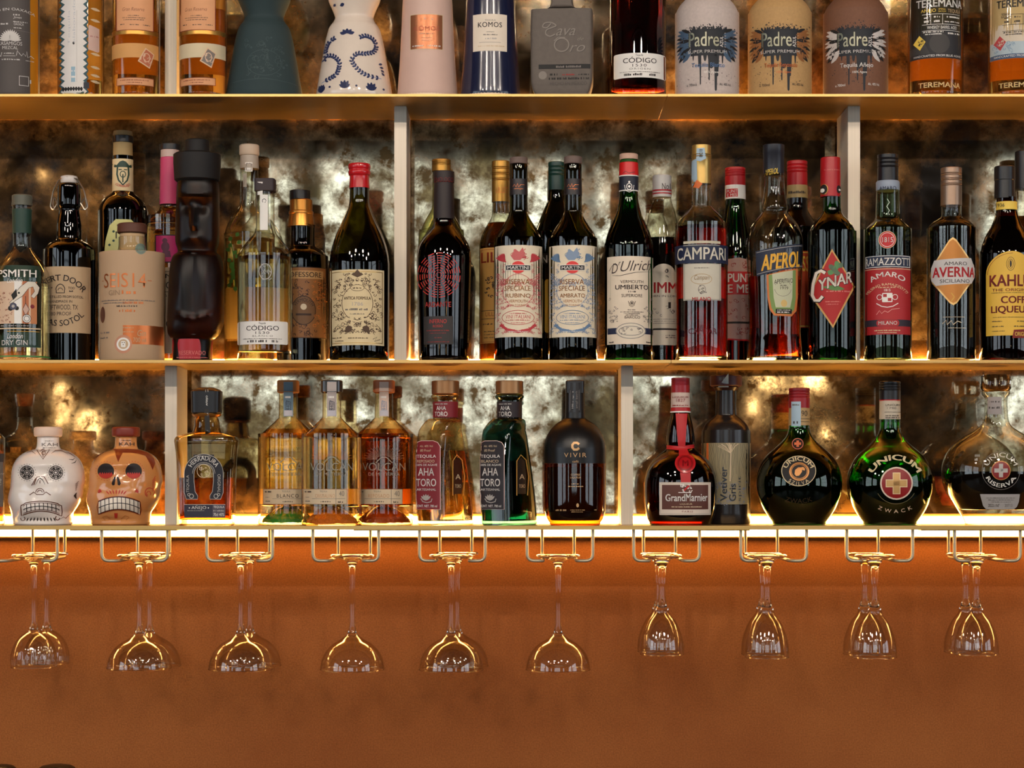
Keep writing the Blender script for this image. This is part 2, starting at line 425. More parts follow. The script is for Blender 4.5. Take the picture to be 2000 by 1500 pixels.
        return link('back_label', bm, paper(mat), s.root)
    def bvh(s):
        vs = []; fs = []
        for o in s.parts:
            i = len(vs); inv = o.matrix_parent_inverse
            vs += [v.co.copy() for v in o.data.vertices]; fs += [[a+i for a in p.vertices] for p in o.data.polygons]
        return BVHTree.FromPolygons(vs, fs)
    def lab(s, name='front_label', **k): return Lab(s, name, **k)

# ---------------------------------------------------------------- setting materials
def brushed(c, rough=.38, metal=.85, axis=0):
    m, N, L = newmat('brushed_champagne_metal'); o = N.new('ShaderNodeOutputMaterial'); p = N.new('ShaderNodeBsdfPrincipled')
    t = N.new('ShaderNodeTexCoord'); mp = N.new('ShaderNodeMapping'); s = [600, 600, 600]; s[axis] = 4; mp.inputs['Scale'].default_value = s
    n = N.new('ShaderNodeTexNoise'); n.inputs['Scale'].default_value = 1; n.inputs['Detail'].default_value = 3
    n2 = N.new('ShaderNodeTexNoise'); n2.inputs['Scale'].default_value = 6; n2.inputs['Detail'].default_value = 5
    L.new(t.outputs['Object'], mp.inputs[0]); L.new(mp.outputs[0], n.inputs['Vector']); L.new(t.outputs['Object'], n2.inputs['Vector'])
    r = N.new('ShaderNodeMapRange'); r.inputs[3].default_value = rough-.08; r.inputs[4].default_value = rough+.1; L.new(n2.outputs['Fac'], r.inputs[0]); L.new(r.outputs[0], p.inputs['Roughness'])
    r2 = N.new('ShaderNodeMapRange'); r2.inputs[3].default_value = .82; r2.inputs[4].default_value = 1.12; L.new(n.outputs['Fac'], r2.inputs[0])
    mx = N.new('ShaderNodeMix'); mx.data_type = 'RGBA'; mx.blend_type = 'MULTIPLY'; mx.inputs[0].default_value = 1; mx.inputs[6].default_value = (*lin(c), 1)
    L.new(r2.outputs[0], mx.inputs[7]); L.new(mx.outputs[2], p.inputs['Base Color'])
    p.inputs['Metallic'].default_value = metal; L.new(p.outputs[0], o.inputs[0]); return m
def mirror_mat():
    m, N, L = newmat('antiqued_mirror'); o = N.new('ShaderNodeOutputMaterial'); t = N.new('ShaderNodeTexCoord')
    def noise(sc_, det, rough=.6, dist=0, seed=0):
        n = N.new('ShaderNodeTexNoise'); n.noise_dimensions = '4D'; n.inputs['W'].default_value = seed; n.inputs['Scale'].default_value = sc_; n.inputs['Detail'].default_value = det; n.inputs['Roughness'].default_value = rough; n.inputs['Distortion'].default_value = dist
        L.new(t.outputs['Object'], n.inputs['Vector']); return n.outputs['Fac']
    def rng(s, a, b, c=0, d=1):
        r = N.new('ShaderNodeMapRange'); r.inputs[1].default_value = a; r.inputs[2].default_value = b; r.inputs[3].default_value = c; r.inputs[4].default_value = d; L.new(s, r.inputs[0]); return r.outputs[0]
    def mix(f, a, b):
        x = N.new('ShaderNodeMix'); x.data_type = 'RGBA'; L.new(f, x.inputs[0])
        for i, v in ((6, a), (7, b)):
            if isinstance(v, tuple): x.inputs[i].default_value = (*lin(v), 1)
            else: L.new(v, x.inputs[i])
        return x.outputs[2]
    big = noise(8, 9, .6, .15, 1); fine = noise(34, 9, .68, .25, 4); sp = noise(13, 8, .62, .5, 9)
    # silvering that has gone cloudy: smoky blotches that still reflect, rusty spots that do not
    tintf = rng(big, .42, .6); c1 = mix(tintf, (98, 82, 54), (232, 220, 190)); c2 = mix(rng(fine, .40, .60), (66, 50, 30), c1)
    g = N.new('ShaderNodeBsdfGlossy'); L.new(c2, g.inputs[0]); L.new(rng(fine, .35, .65, .09, .02), g.inputs['Roughness'])
    d = N.new('ShaderNodeBsdfPrincipled'); L.new(mix(rng(big, .4, .62), (18, 10, 5), (176, 122, 52)), d.inputs['Base Color']); d.inputs['Roughness'].default_value = .42; d.inputs['Metallic'].default_value = .45
    am = N.new('ShaderNodeMath'); am.operation = 'MULTIPLY'; L.new(rng(sp, .44, .60), am.inputs[0]); L.new(rng(fine, .36, .56, .35, 1), am.inputs[1])
    f = rng(am.outputs[0], 0, 1, .08, .6)
    ms = N.new('ShaderNodeMixShader'); L.new(f, ms.inputs[0]); L.new(g.outputs[0], ms.inputs[1]); L.new(d.outputs[0], ms.inputs[2]); L.new(ms.outputs[0], o.inputs[0]); return m
def plaster(c, c2, sc_=3, rough=.9, bump=.25):
    m, N, L = newmat('plaster'); o = N.new('ShaderNodeOutputMaterial'); p = N.new('ShaderNodeBsdfPrincipled'); t = N.new('ShaderNodeTexCoord')
    n = N.new('ShaderNodeTexNoise'); n.inputs['Scale'].default_value = sc_; n.inputs['Detail'].default_value = 8; n.inputs['Roughness'].default_value = .65
    n2 = N.new('ShaderNodeTexNoise'); n2.inputs['Scale'].default_value = 420; n2.inputs['Detail'].default_value = 3
    L.new(t.outputs['Object'], n.inputs['Vector']); L.new(t.outputs['Object'], n2.inputs['Vector'])
    r = N.new('ShaderNodeMapRange'); r.inputs[1].default_value = .3; r.inputs[2].default_value = .7; L.new(n.outputs['Fac'], r.inputs[0])
    x = N.new('ShaderNodeMix'); x.data_type = 'RGBA'; L.new(r.outputs[0], x.inputs[0]); x.inputs[6].default_value = (*lin(c), 1); x.inputs[7].default_value = (*lin(c2), 1)
    y = N.new('ShaderNodeMix'); y.data_type = 'RGBA'; y.blend_type = 'MULTIPLY'; y.inputs[0].default_value = 1; L.new(x.outputs[2], y.inputs[6])
    r3 = N.new('ShaderNodeMapRange'); r3.inputs[1].default_value = .3; r3.inputs[2].default_value = .7; r3.inputs[3].default_value = .8; r3.inputs[4].default_value = 1.18; L.new(n2.outputs['Fac'], r3.inputs[0]); L.new(r3.outputs[0], y.inputs[7])
    b = N.new('ShaderNodeBump'); b.inputs['Strength'].default_value = bump; b.inputs['Distance'].default_value = .0006; L.new(n2.outputs['Fac'], b.inputs['Height']); L.new(b.outputs[0], p.inputs['Normal'])
    L.new(y.outputs[2], p.inputs['Base Color']); p.inputs['Roughness'].default_value = rough; p.inputs['Specular IOR Level'].default_value = .2; L.new(p.outputs[0], o.inputs[0]); return m

M_METAL = brushed((210, 170, 104), axis=0); M_POST = brushed((222, 208, 188), .5, .35, axis=2)
M_WALL = plaster((158, 95, 48), (138, 77, 37))
# ---------------------------------------------------------------- room
SD = .2                                             # shelf depth, mirror plane
zT, zM, zB = Z(183.5), Z(703), Z(1027)
XL, XR = -5.5, 6.0
def slab(name, x0, x1, y0, y1, z0, z1, m, kind='structure', parent=None, bev=0):
    bm = bmesh.new(); box(bm, x0, x1, y0, y1, z0, z1, bev)
    o = link(name, bm, m, parent, smooth=False)
    if kind: o['kind'] = kind
    return o
CEIL = 4.05
slab('wall_back', XL, XR, SD+.012, SD+.2, 0, CEIL, M_WALL)
slab('floor', XL, XR, FARY, SD+.2, -.1, 0, plaster((70, 54, 42), (52, 40, 30), 2, .4))
slab('ceiling', XL, XR, FARY, SD+.2, CEIL, CEIL+.1, plaster((58, 50, 44), (48, 42, 38)))
M_SIDE = plaster((92, 58, 38), (76, 48, 34)); M_STEEL = paint((34, 36, 34), .5); wn = len(WINS)
for nm, xa, xb in (('wall_left', XL-.1, XL), ('wall_right', XR, XR+.1)):
    bm = bmesh.new(); ys_ = sorted({FARY, SD+.2} | {v for q in FILL_WINS for v in q})
    for a, b in zip(ys_, ys_[1:]):
        for c, d in ((0, 1.05), (1.05, 3.35), (3.35, CEIL)):
            if c == 1.05 and any(q[0] <= (a+b)/2 <= q[1] for q in FILL_WINS): continue
            box(bm, xa, xb, a, b, c, d)
    link(nm, bm, M_SIDE, smooth=False, kind='structure')
    for ya, yb in FILL_WINS:
        wn += 1; bm = bmesh.new(); t = .04; xm = (xa+xb)/2
        for r in ((ya, yb, 1.05, 1.05+t), (ya, yb, 3.35-t, 3.35), (ya, ya+t, 1.05, 3.35), (yb-t, yb, 1.05, 3.35)): box(bm, xm-.025, xm+.025, *r)
        for k in range(1, 4): y = ya+(yb-ya)*k/4; box(bm, xm-.02, xm+.02, y-.014, y+.014, 1.05, 3.35)
        for k in range(1, 3): z = 1.05+2.3*k/3; box(bm, xm-.02, xm+.02, ya, yb, z-.012, z+.012)
        link('window_%d' % wn, bm, M_STEEL, smooth=False, kind='structure')  # frame of an added side window, the opening for the fill light
M_FAR = plaster((74, 60, 46), (60, 48, 38))
bm = bmesh.new(); xs = sorted({XL, XR} | {v for w_ in WINS for v in w_[:2]}); zs = sorted({0, CEIL} | {v for w_ in WINS for v in w_[2:]})
for a, b in zip(xs, xs[1:]):
    for c, d in zip(zs, zs[1:]):
        if any(w_[0] <= (a+b)/2 <= w_[1] and w_[2] <= (c+d)/2 <= w_[3] for w_ in WINS): continue
        box(bm, a, b, FARY-.1, FARY, c, d)
link('wall_far', bm, M_FAR, smooth=False, kind='structure')
for i, (x0, x1, z0, z1) in enumerate(WINS):
    bm = bmesh.new(); t = .035
    for r in ((x0, x1, z0, z0+t), (x0, x1, z1-t, z1), (x0, x0+t, z0, z1), (x1-t, x1, z0, z1)): box(bm, r[0], r[1], FARY-.06, FARY-.01, r[2], r[3])
    nx = 2; nz = 4
    for k in range(1, nx): x = x0+(x1-x0)*k/nx; box(bm, x-.014, x+.014, FARY-.055, FARY-.02, z0, z1)
    for k in range(1, nz): z = z0+(z1-z0)*k/nz; box(bm, x0, x1, FARY-.055, FARY-.02, z-.012, z+.012)
    f = link('window_%d' % (i+1), bm, M_STEEL, smooth=False, kind='structure')

# ---------------------------------------------------------------- mirror, shelving, light strips
def single(name, bm, m, label, cat, group=None, **k):
    return tag(link(name, bm, m, **k), label, cat, group)
zMir = Z(1003, SD)
bm = bmesh.new(); box(bm, XL+.8, XR-.8, SD, SD+.0115, zMir, zT+1.0)
mir = single('antique_mirror', bm, mirror_mat(), 'wide antiqued mirror with brown and gold mottling behind the bottles', 'mirror', smooth=False)
bm = bmesh.new(); box(bm, XL+.8, XR-.8, SD-.003, SD+.011, zMir-.004, zMir, .0006)
trm = link('edge_trim', bm, paint((150, 110, 60), .35, .9), mir, smooth=False)
sh = thing('bottle_shelving', (0, SD, zB), 'champagne metal wall shelving of three long shelves with slim uprights', 'shelving')
def shelf(z, th, segs):
    for x0, x1 in segs:
        bm = bmesh.new(); box(bm, x0, x1, 0, SD-.002, z-th, z, .0004); link('shelf', bm, M_METAL, sh, smooth=False)
shelf(zT, .0038, [(XL+.8, X(1303)-.0003), (X(1303)+.0003, XR-.8)])
shelf(zM, .0046, [(XL+.8, X(1311)-.0003), (X(1311)+.0003, XR-.8)])
def post(x0, x1, zb, zt, PY=.08, back=.0105):
    bm = bmesh.new(); box(bm, X(x0, PY), X(x1, PY), PY, SD-back, zb, zt, .0006); link('upright', bm, M_POST, sh, smooth=False)
post(322, 345, zT, zT+.55)
for a in (770, 1656): post(a, a+24, zM, zT-.0038)
for a in (322, 1213): post(a, a+23.5, zB, zM-.0046, back=.0205)
# lowest shelf is a slimmer board with a gap behind it for the light strip
bm = bmesh.new(); box(bm, XL+.8, XR-.8, 0, SD-.022, zB-.0060, zB, .0004); link('shelf', bm, M_METAL, sh, smooth=False)
for a in (135, 690, 1255, 1800):
    bm = bmesh.new(); box(bm, X(a), X(a+210), .004, .03, zB-.0075, zB-.0059, .0002); link('mounting_plate', bm, M_METAL, sh, smooth=False)
WARM = (1, .56, .16)
def ledmat(s, c=WARM): return emit(c, s)
bm = bmesh.new(); box(bm, XL+.8, XR-.8, SD-.020, SD+.011, Z(1047.5, SD-.02), zMir-.0045, .001)
ls = thing('light_strip', (0, SD, Z(1047, SD)), 'glowing warm white light strip behind the lowest shelf and above the brown wall', 'light strip')
link('diffuser', bm, ledmat(LED_LOW), ls, smooth=False)
bm = bmesh.new(); box(bm, XL+.8, XR-.8, SD-.010, SD+.0115, Z(1047.6, SD-.02)-.002, Z(1047.6, SD-.02), .0003); link('edge_profile', bm, paint((120, 84, 52), .4, .6), ls, smooth=False)  # ledge shaped to shade the wall right below the strip
for z, lab_ in ((zM, 'warm white light strip along the back of the middle shelf'), (zT, 'warm white light strip along the back of the top shelf')):
    t = thing('light_strip', (0, SD, z), lab_, 'light strip')
    bm = bmesh.new(); box(bm, XL+.8, XR-.8, SD-.008, SD-.001, z+.0005, z+.0125, .001); link('diffuser', bm, ledmat(LED_UP, (1, .54, .17)), t, smooth=False)
    bm = bmesh.new(); box(bm, XL+.8, XR-.8, SD-.010, SD-.0085, z, z+.0035, .0003); link('edge_profile', bm, M_METAL, t, smooth=False)
# ---------------------------------------------------------------- glass racks
M_WIRE = brushed((196, 178, 150), .42, .7, axis=1)
RACKS = [44, 260, 466, 674, 883, 1094, 1303, 1513, 1721, 1932]
RDZ = Z(1096); ordn = ['far left', 'second', 'third', 'fourth', 'fifth', 'sixth', 'seventh', 'eighth', 'ninth', 'tenth']
for i, c in enumerate(RACKS):
    what = ['stubby ribbed coupes', 'two coupes', 'two coupes', 'one coupe below amber bottles', 'two coupes below a maroon label', 'one coupe below the matte black bottle', 'the leftmost wine glasses', 'wine glasses below a red capped flask', 'wine glasses below a black capped flask', 'the rightmost wine glasses'][i]
    t = thing('glass_rack', (X(c), .1, zB-.006), 'wire glass rack, %s from the left, holding %s' % (ordn[i] if i else 'first', what), 'glass rack', 'wire glass racks under the lowest shelf')
    for sgn in (-1, 1):
        xo, xi = X(c+sgn*64.5), X(c+sgn*33)
        bm = bmesh.new(); tube(bm, fillet([(xo, .012, zB-.006), (xo, .012, RDZ), (xi, .012, RDZ), (xi, .171, RDZ), (xi, .171, zB-.006)], .011), .0026, 10)
        link('rail', bm, M_WIRE, t)
# ---------------------------------------------------------------- stemware
M_BOWL = shell((253, 252, 249), (240, 230, 210), refl=.9, pw=3); M_SOLID = refr((255, 252, 246), 1.47)
fl = lambda z: z
def stem_glass(name, label, group, sx, Yc, yfoot, ystem, ytop, yrim, bowl, rs=6, footr=44, ribs=False):
    """hanging upside down: foot on the rails, bowl opening downwards. bowl = (t, r) down from the stem"""
    s = (D+Yc)/F; x = X(sx, Yc); zr = RDZ+.0026; c = 1300/(F/D)
    t = thing(name, (x, Yc, zr), label, 'glass', group)
    k = D/F                                                   # sizes read at the shelf front
    bm = bmesh.new(); zf = zr+.0002; zs = Z(ytop, Yc)
    sec = [(zf+.0058, 2), (zf+.0062, footr*.9), (zf+.0046, footr), (zf+.0020, footr*.98), (zf+.0002, footr*.8), (zf-.002, footr*.45), (zf-.005, rs*2.0), (zf-.010, rs*1.3), (zf-.016, rs), (zf-.03, rs*.86), ((zf+zs)/2, rs*.76), (zs+.02, rs*.9), (zs+.008, rs*1.15), (zs+.002, rs*1.6), (zs-.0005, rs*1.9)]
    loft(bm, [(z, r*k, r*k, 0) for z, r in sec], x, Yc, seg=36); bmesh.ops.recalc_face_normals(bm, faces=bm.faces)
    link('stem', bm, M_SOLID, t)
    zrim = Z(yrim, Yc); H = zs-zrim; bm = bmesh.new()
    out = smoothprof([(0, rs*1.85)]+[(a*100, r) for a, r in bowl], 5)
    o_ = [(zs-H*a/100, r) for a, r in out]; th = .85
    inn = [(zs-H*a/100-(.0022 if j == 0 else .0007*(1-a/100)), max(r-th, .5)) for j, (a, r) in enumerate(out)][::-1]
    inn[-1] = (inn[-1][0], .6); sgm = 72; dz = None
    if ribs:
        def dz(v, a): 
            q = (zs-v.z)/H; f = 1+.012*math.cos(a*24)*max(0, min(1, (q-.35)*3)); return Vector((x+(v.x-x)*f, Yc+(v.y-Yc)*f, v.z))
        sgm = 144
    loft(bm, [(z, r*k, r*k, 0) for z, r in o_+inn], x, Yc, seg=sgm, caps=False, disp=dz)
    link('bowl', bm, M_BOWL, t, ang=70)
    bm = bmesh.new(); rr_ = (out[-1][1]-th*.5)*k; tube(bm, [(x+rr_*math.cos(2*PI*i/48), Yc+rr_*math.sin(2*PI*i/48), zrim) for i in range(49)], .0010, 6, caps=False); link('rim', bm, M_SOLID, t)
coupe = [(.12, 22), (.26, 38), (.45, 51), (.7, 60), (1, 64)]
short = [(.07, 20), (.2, 31), (.42, 40), (.7, 45), (1, 44.5)]
wine = [(.10, 15), (.25, 26), (.42, 34), (.65, 41), (.85, 43.5), (1, 43.5)]
GR = 'stemmed glasses hanging under the lowest shelf'
cg = [(272, 1304, 'front'), (470, 1306, 'front'), (688, 1307, 'front'), (881, 1307, 'front'), (1090, 1307, 'front')]
cl = ['front wide coupe glass in the second rack, hanging below the painted orange skull', 'coupe glass hanging in front in the third rack, below the horseshoe label bottle', 'lone coupe glass hanging below the middle of the three amber tinted bottles', 'coupe glass hanging in front in the fifth rack, below the maroon label square bottle', 'lone coupe glass hanging below the matte black round shouldered bottle']
for (sx, yr, _), l in zip(cg, cl): stem_glass('coupe_glass', l, GR, sx, .046, 1092, 1100, 1240, yr, coupe)
for sx, l in ((292, 'coupe glass behind the first wide one in the second rack from the left'), (488, 'coupe glass behind the front one in the third rack'), (893, 'coupe glass behind the front one in the fifth rack')):
    stem_glass('coupe_glass', l, GR, sx, .149, 1092, 1100, 1236, 1300, coupe)
stem_glass('coupe_glass', 'small ribbed coupe glass at far left, hanging below the white skull', GR, 66, .052, 1092, 1100, 1233, 1302, short, ribs=True)
stem_glass('coupe_glass', 'small ribbed coupe glass behind the far left one', GR, 91, .135, 1092, 1100, 1230, 1295, short, ribs=True)
wl = ['first wine glass from the left, in front, below the red ribboned brandy bottle', 'wine glass in front in the eighth rack, below the red capped green flask', 'wine glass in front in the ninth rack, below the black capped green flask', 'wine glass in front in the last rack, below the clear round flask']
for (sx, yr), l in zip(((1293, 1277), (1498, 1283), (1708, 1283), (1907, 1277)), wl): stem_glass('wine_glass', l, GR, sx, .045, 1092, 1100, 1190, yr, wine, rs=7.5, footr=40)
wl = ['wine glass behind the first one in the seventh rack', 'wine glass behind the front one in the eighth rack', 'wine glass behind and left of the front one in the ninth rack', 'wine glass behind and left of the front one in the last rack']
for (sx, yr), l in zip(((1287, 1272), (1490, 1277), (1689, 1277), (1886, 1273)), wl): stem_glass('wine_glass', l, GR, sx, .122, 1092, 1100, 1188, yr, wine, rs=7.5, footr=40)

# ---------------------------------------------------------------- the room's lamps
M_BLACK = paint((22, 22, 22), .5); M_GLOBE = emit((1, .66, .32), 9)
bm = bmesh.new(); box(bm, -3, 3, -2.74, -2.66, 3.42, 3.46, .003); bm.free()
for ty, lab_ in ((-2.7, 'black ceiling track nearest the shelves, carrying four lamps'), (-4.6, 'black ceiling track farther from the shelves, carrying five lamps')):
    tr = thing('ceiling_track', (0, ty, LZ(ty)+.26), lab_, 'lamp track'); bm = bmesh.new(); box(bm, -3, 3, ty-.04, ty+.04, LZ(ty)+.24, LZ(ty)+.28, .003); link('rail', bm, M_BLACK, tr, smooth=False)
    for x in (-2.5, 0, 2.5): bm = bmesh.new(); tube(bm, [(x, ty, LZ(ty)+.28), (x, ty, CEIL)], .008); link('hanger_rod', bm, M_BLACK, tr)
for k, (x, y) in enumerate(SPOTS):
    t = thing('track_lamp', (x, y, LZ(y)+.24), 'black cylindrical track lamp, %s from the left on the %s track' % (['first', 'second', 'third', 'fourth', 'first', 'second', 'third', 'fourth', 'fifth'][k], 'nearer' if k < 4 else 'farther'), 'lamp', 'lamps on the ceiling tracks')
    d = (Vector((x*.55, .05, 1.62))-Vector((x, y, LZ(y)))).normalized(); p = Vector((x, y, LZ(y)))-d*.02
    bm = bmesh.new(); tube(bm, [p-d*.16, p-d*.01], .05, 24); link('housing', bm, M_BLACK, t)
    bm = bmesh.new(); tube(bm, [Vector((x, y, LZ(y)+.24)), p-d*.09], .008); link('bracket', bm, M_BLACK, t)
def pend(px, py, dist, w_, h_, where):
    dd = D+SD+dist; x = (px-VX)*dd/F; z = EZ+(VY-py)*dd/F; y = SD-dist; s = dd/F
    t = thing('pendant_lamp', (x, y, CEIL), 'warm glowing glass pendant lamp out in the room, '+where, 'lamp', 'pendant lamps in the room')
    bm = bmesh.new(); tube(bm, [(x, y, z+h_*s/2), (x, y, CEIL)], .004); link('cord', bm, M_BLACK, t)
    bm = bmesh.new(); n = 12; a, b = w_*s/2, h_*s/2
    loft(bm, [(z+b*math.cos(PI*(i+.4)/(n+.8)), a*math.sin(PI*(i+.4)/(n+.8))**.6, a*math.sin(PI*(i+.4)/(n+.8))**.6, 0) for i in range(n+1)], x, y, seg=20); link('lamp_shade', bm, M_GLOBE, t)
for a in ((120, 792, 4.6, 30, 82, 'tall one left'), (171, 836, 5.4, 42, 62, 'round one left'), (1500, 742, 5.2, 52, 30, 'wide one right of centre'), (1588, 745, 6.1, 60, 34, 'wide one at right'), (1618, 846, 4.9, 22, 24, 'small low one at right'), (1470, 800, 6.6, 18, 50, 'slim one right of centre'), (1545, 800, 5.6, 26, 70, 'narrow long one at right'), (83, 338, 5, 16, 26, 'small high one at left')): pend(*a)

# ---------------------------------------------------------------- bottle materials
G_CLEAR = shell((246, 246, 238), (150, 140, 110)); G_GREEN = shell((60, 150, 50), (10, 50, 14)); G_DKGREEN = shell((70, 84, 26), (14, 18, 6))
G_OLIVE = shell((120, 112, 40), (30, 26, 8)); G_BROWN = shell((120, 48, 12), (30, 10, 3)); G_AMBER = shell((200, 120, 30), (90, 40, 8)); G_TEAL = shell((60, 130, 110), (8, 40, 36))
G_BLUE = shell((24, 30, 80), (8, 8, 30)); G_GOLD = shell((250, 240, 212), (176, 128, 60)); G_PALE = shell((226, 226, 180), (120, 110, 60))
def dark(c, r=.06): return paint(c, r, 0, .02, 20, .28)
L_BLACK = dark((12, 8, 6)); L_COLA = dark((26, 9, 5)); L_RED = refr((226, 34, 22), 1.36); L_ORANGE = refr((232, 70, 20), 1.36); L_PALE = refr((250, 236, 190), 1.35)
L_GOLD = refr((253, 232, 176), 1.34); L_AMBER = refr((244, 184, 96), 1.35); L_BROWN = refr((206, 116, 46), 1.36); L_CLEAR = refr((252, 248, 236), 1.34); L_RUST = refr((160, 44, 16), 1.36)
K = paint((28, 24, 22), .6); CREAM = paint((232, 214, 184)); WHITE = paint((238, 232, 224)); KRAFT = paint((196, 168, 134), .8); TAN = paint((204, 172, 128)); INK = paint((52, 42, 38)); GREY = paint((120, 110, 104))
RED = paint((196, 26, 30), .45); BRED = paint((214, 30, 30), .35); NAVY = paint((30, 38, 66), .5); GOLD = paint((190, 146, 70), .3, .85); COPPER = paint((196, 110, 62), .3, .8); SILV = paint((196, 190, 182), .3, .8)
CAPGOLD = paint((176, 130, 60), .32, .8); CAPBLK = paint((26, 24, 26), .32); CAPRED = paint((176, 24, 30), .35); WOOD = paint((92, 52, 36), .6); CORK = paint((200, 166, 124), .85); STAMP = paint((168, 190, 204), .6)
DKG = paint((34, 62, 50), .5); YEL = paint((236, 200, 84)); ORG = paint((220, 110, 50)); DGREY = paint((64, 60, 58), .6); LGREY = paint((180, 172, 164)); BEIGE = paint((214, 190, 156)); PINK = paint((206, 70, 110), .5); MAG = paint((176, 30, 96), .55)
BLUEINK = paint((44, 56, 104)); DRED = paint((128, 26, 34), .5); DIMRED = paint((150, 40, 34), .5); IVORY = paint((226, 204, 160), .7)
MS, TS, BS = 706, 187, 1027

# ================================================================ middle shelf, left bay
b = Bottle('gin_bottle', 'clear gin bottle with dark green label and capsule at the left end of middle shelf', 43,
    [(402, 18.5), (408, 18.5), (448, 17.5), (470, 17), (484, 18), (496, 26), (510, 38), (524, 47), (540, 53), (560, 54.5), (706, 54)], MS, G_CLEAR, liq=(556, L_PALE))
b.cap([(381, 17), (383, 19.5), (396, 19.5), (397, 20), (402, 20)], paint((92, 92, 80), .5), 'stopper')
b.band(402, 450, DKG, 'neck_capsule')
l = b.lab(); l.rect(-20, 517, 80, 678, DKG); l.rect(-14, 549, 72, 632, paint((222, 190, 160)), 1); l.rect(28, 549, 42, 632, WHITE, 2); l.rect(44, 549, 56, 632, paint((190, 110, 70)), 2); l.rect(60, 549, 72, 632, paint((200, 130, 84)), 2)
l.txt('SIPSMITH', -10, 71, 526, 541, WHITE, .02); l.txt('London', 14, 44, 543, 552, WHITE, .0, .35); l.line([(14, 647), (77, 647)], 1.2, GOLD); l.rect(-14, 640, 79, 642.5, BEIGE, 2)
l.txt('London', 14, 45, 651, 661, WHITE, 0, .35); l.txt('DRY GIN', 4, 54, 664, 674, WHITE, .02); l.fine(2, 62, 637, 2, LGREY)
sw = [(18, 592), (26, 584), (30, 572), (40, 560), (54, 549), (68, 549), (77, 560), (74, 572), (66, 582), (60, 578), (67, 568), (64, 559), (56, 562), (44, 578), (32, 586), (24, 592)]
l.poly(sw, paint((226, 214, 196)), 3); l.line(sw+[sw[0]], .8, K, 4); l.disc(37, 572, 2, K, 4); l.poly([(22, 576), (32, 564), (34, 578), (26, 586)], K, 4)
l.disc(26, 598, 7, paint((74, 74, 92)), 4); l.disc(26, 598, 3, LGREY, 5); l.disc(21, 602, 5, K, 3); l.disc(33, 602, 4, K, 3)
l.poly([(50, 592), (57, 604), (50, 616), (44, 604)], paint((206, 168, 150)), 4); l.line([(50, 578), (50, 592), (57, 604), (50, 616), (44, 604), (50, 592)], 1, INK, 5); l.disc(52, 622, 8, WHITE, 4); l.ring(52, 622, 5, 1, INK, 5); l.ring(52, 622, 8, 1, INK, 5); l.disc(63, 598, 4, DRED, 4)
l.orn(-12, 570, 24, 630, 46, paint((150, 80, 60)), 3, .7, holes=[(26, 598, 9, 9)], rs=(1.2, 2.6), k=3); l.done()
b.band(694, 697, paint((60, 130, 60), .3), 'coloured_glass_base')

b = Bottle('swing_top_bottle', 'black swing top bottle with kraft paper label and white stopper', 135,
    [(358, 17), (362, 21), (372, 22), (400, 22.5), (408, 20), (416, 20), (440, 24, 1), (466, 24, 1), (470, 27), (478, 40), (490, 48), (510, 50.5), (706, 50)], MS, shell((30, 12, 8), (8, 4, 3)), Yc=.095, liq=(476, L_BLACK, 1))
b.mk('dark_glass_neck', [(359, 16), (364, 20), (405, 20), (420, 18.5), (440, 22), (474, 25), (477, 30)], L_BLACK)
b.cap([(343, 10), (345, 15.5), (350, 17), (357, 16), (360, 13)], paint((214, 204, 196), .3, coat=.5), 'porcelain_stopper', smooth=True)
bm = bmesh.new(); s_ = b.sc; xc, yc = X(135, b.Yc), b.Yc
for sg in (-1, 1):
    P = lambda dx, y, dy=0: Vector((xc+sg*dx*s_, yc+dy*s_, EZ+(VY-y)*s_))
    tube(bm, fillet([P(0, 348, -16), P(18, 351, -8), P(30, 372, -4), P(37, 404), P(31, 411), P(22, 396)], .004), .0011, 6)
    tube(bm, fillet([P(22, 400, 3), P(30, 384, 3), P(33, 400, 3), P(28, 410, 3), P(21, 408, 3)], .003), .001, 6)
link('wire_bail', bm, paint((176, 164, 150), .3, .9), b.root)
b.rpx = 50
l = b.lab('front_label'); l.rect(86, 520, 177, 650, KRAFT); l.c = False
l.arc('DESERT DOOR', 117, 600, 52, 12, -54, 56, INK, .02); l.ring(118, 566, 8.5, 1.6, INK, 2, ry=11, a0=180, a1=360); l.rect(109.5, 566, 111, 572, INK, 2); l.rect(125, 566, 126.5, 572, INK, 2); l.ring(118, 567, 4.5, 1.2, INK, 2, a0=180, a1=360); l.line([(110, 572), (126, 572)], 1.2, INK)
l.fine(101, 104, 563, 3, INK); l.txt('TOD', 133, 146, 560, 565, INK, 0); l.fine(135, 143, 570, 3, INK); l.txt('DISTILLED FROM SOTOL', 92, 162, 577, 582, INK, 0); l.txt('HANDMADE IN', 96, 141, 586, 591, INK, 0)
l.txt('DRIFTWOOD, TX', 88, 152, 595, 606, INK, .0); l.txt('80 PROOF', 100, 139, 609, 616, INK, .0)
l.arc('TEXAS SOTOL', 117, 580, 56, -13, 222, 133, INK, .02, under=False); l.items.pop()
l.arc('TEXAS SOTOL', 117, 574, 63, 12, 231, 131, INK, .02, under=True); l.done()

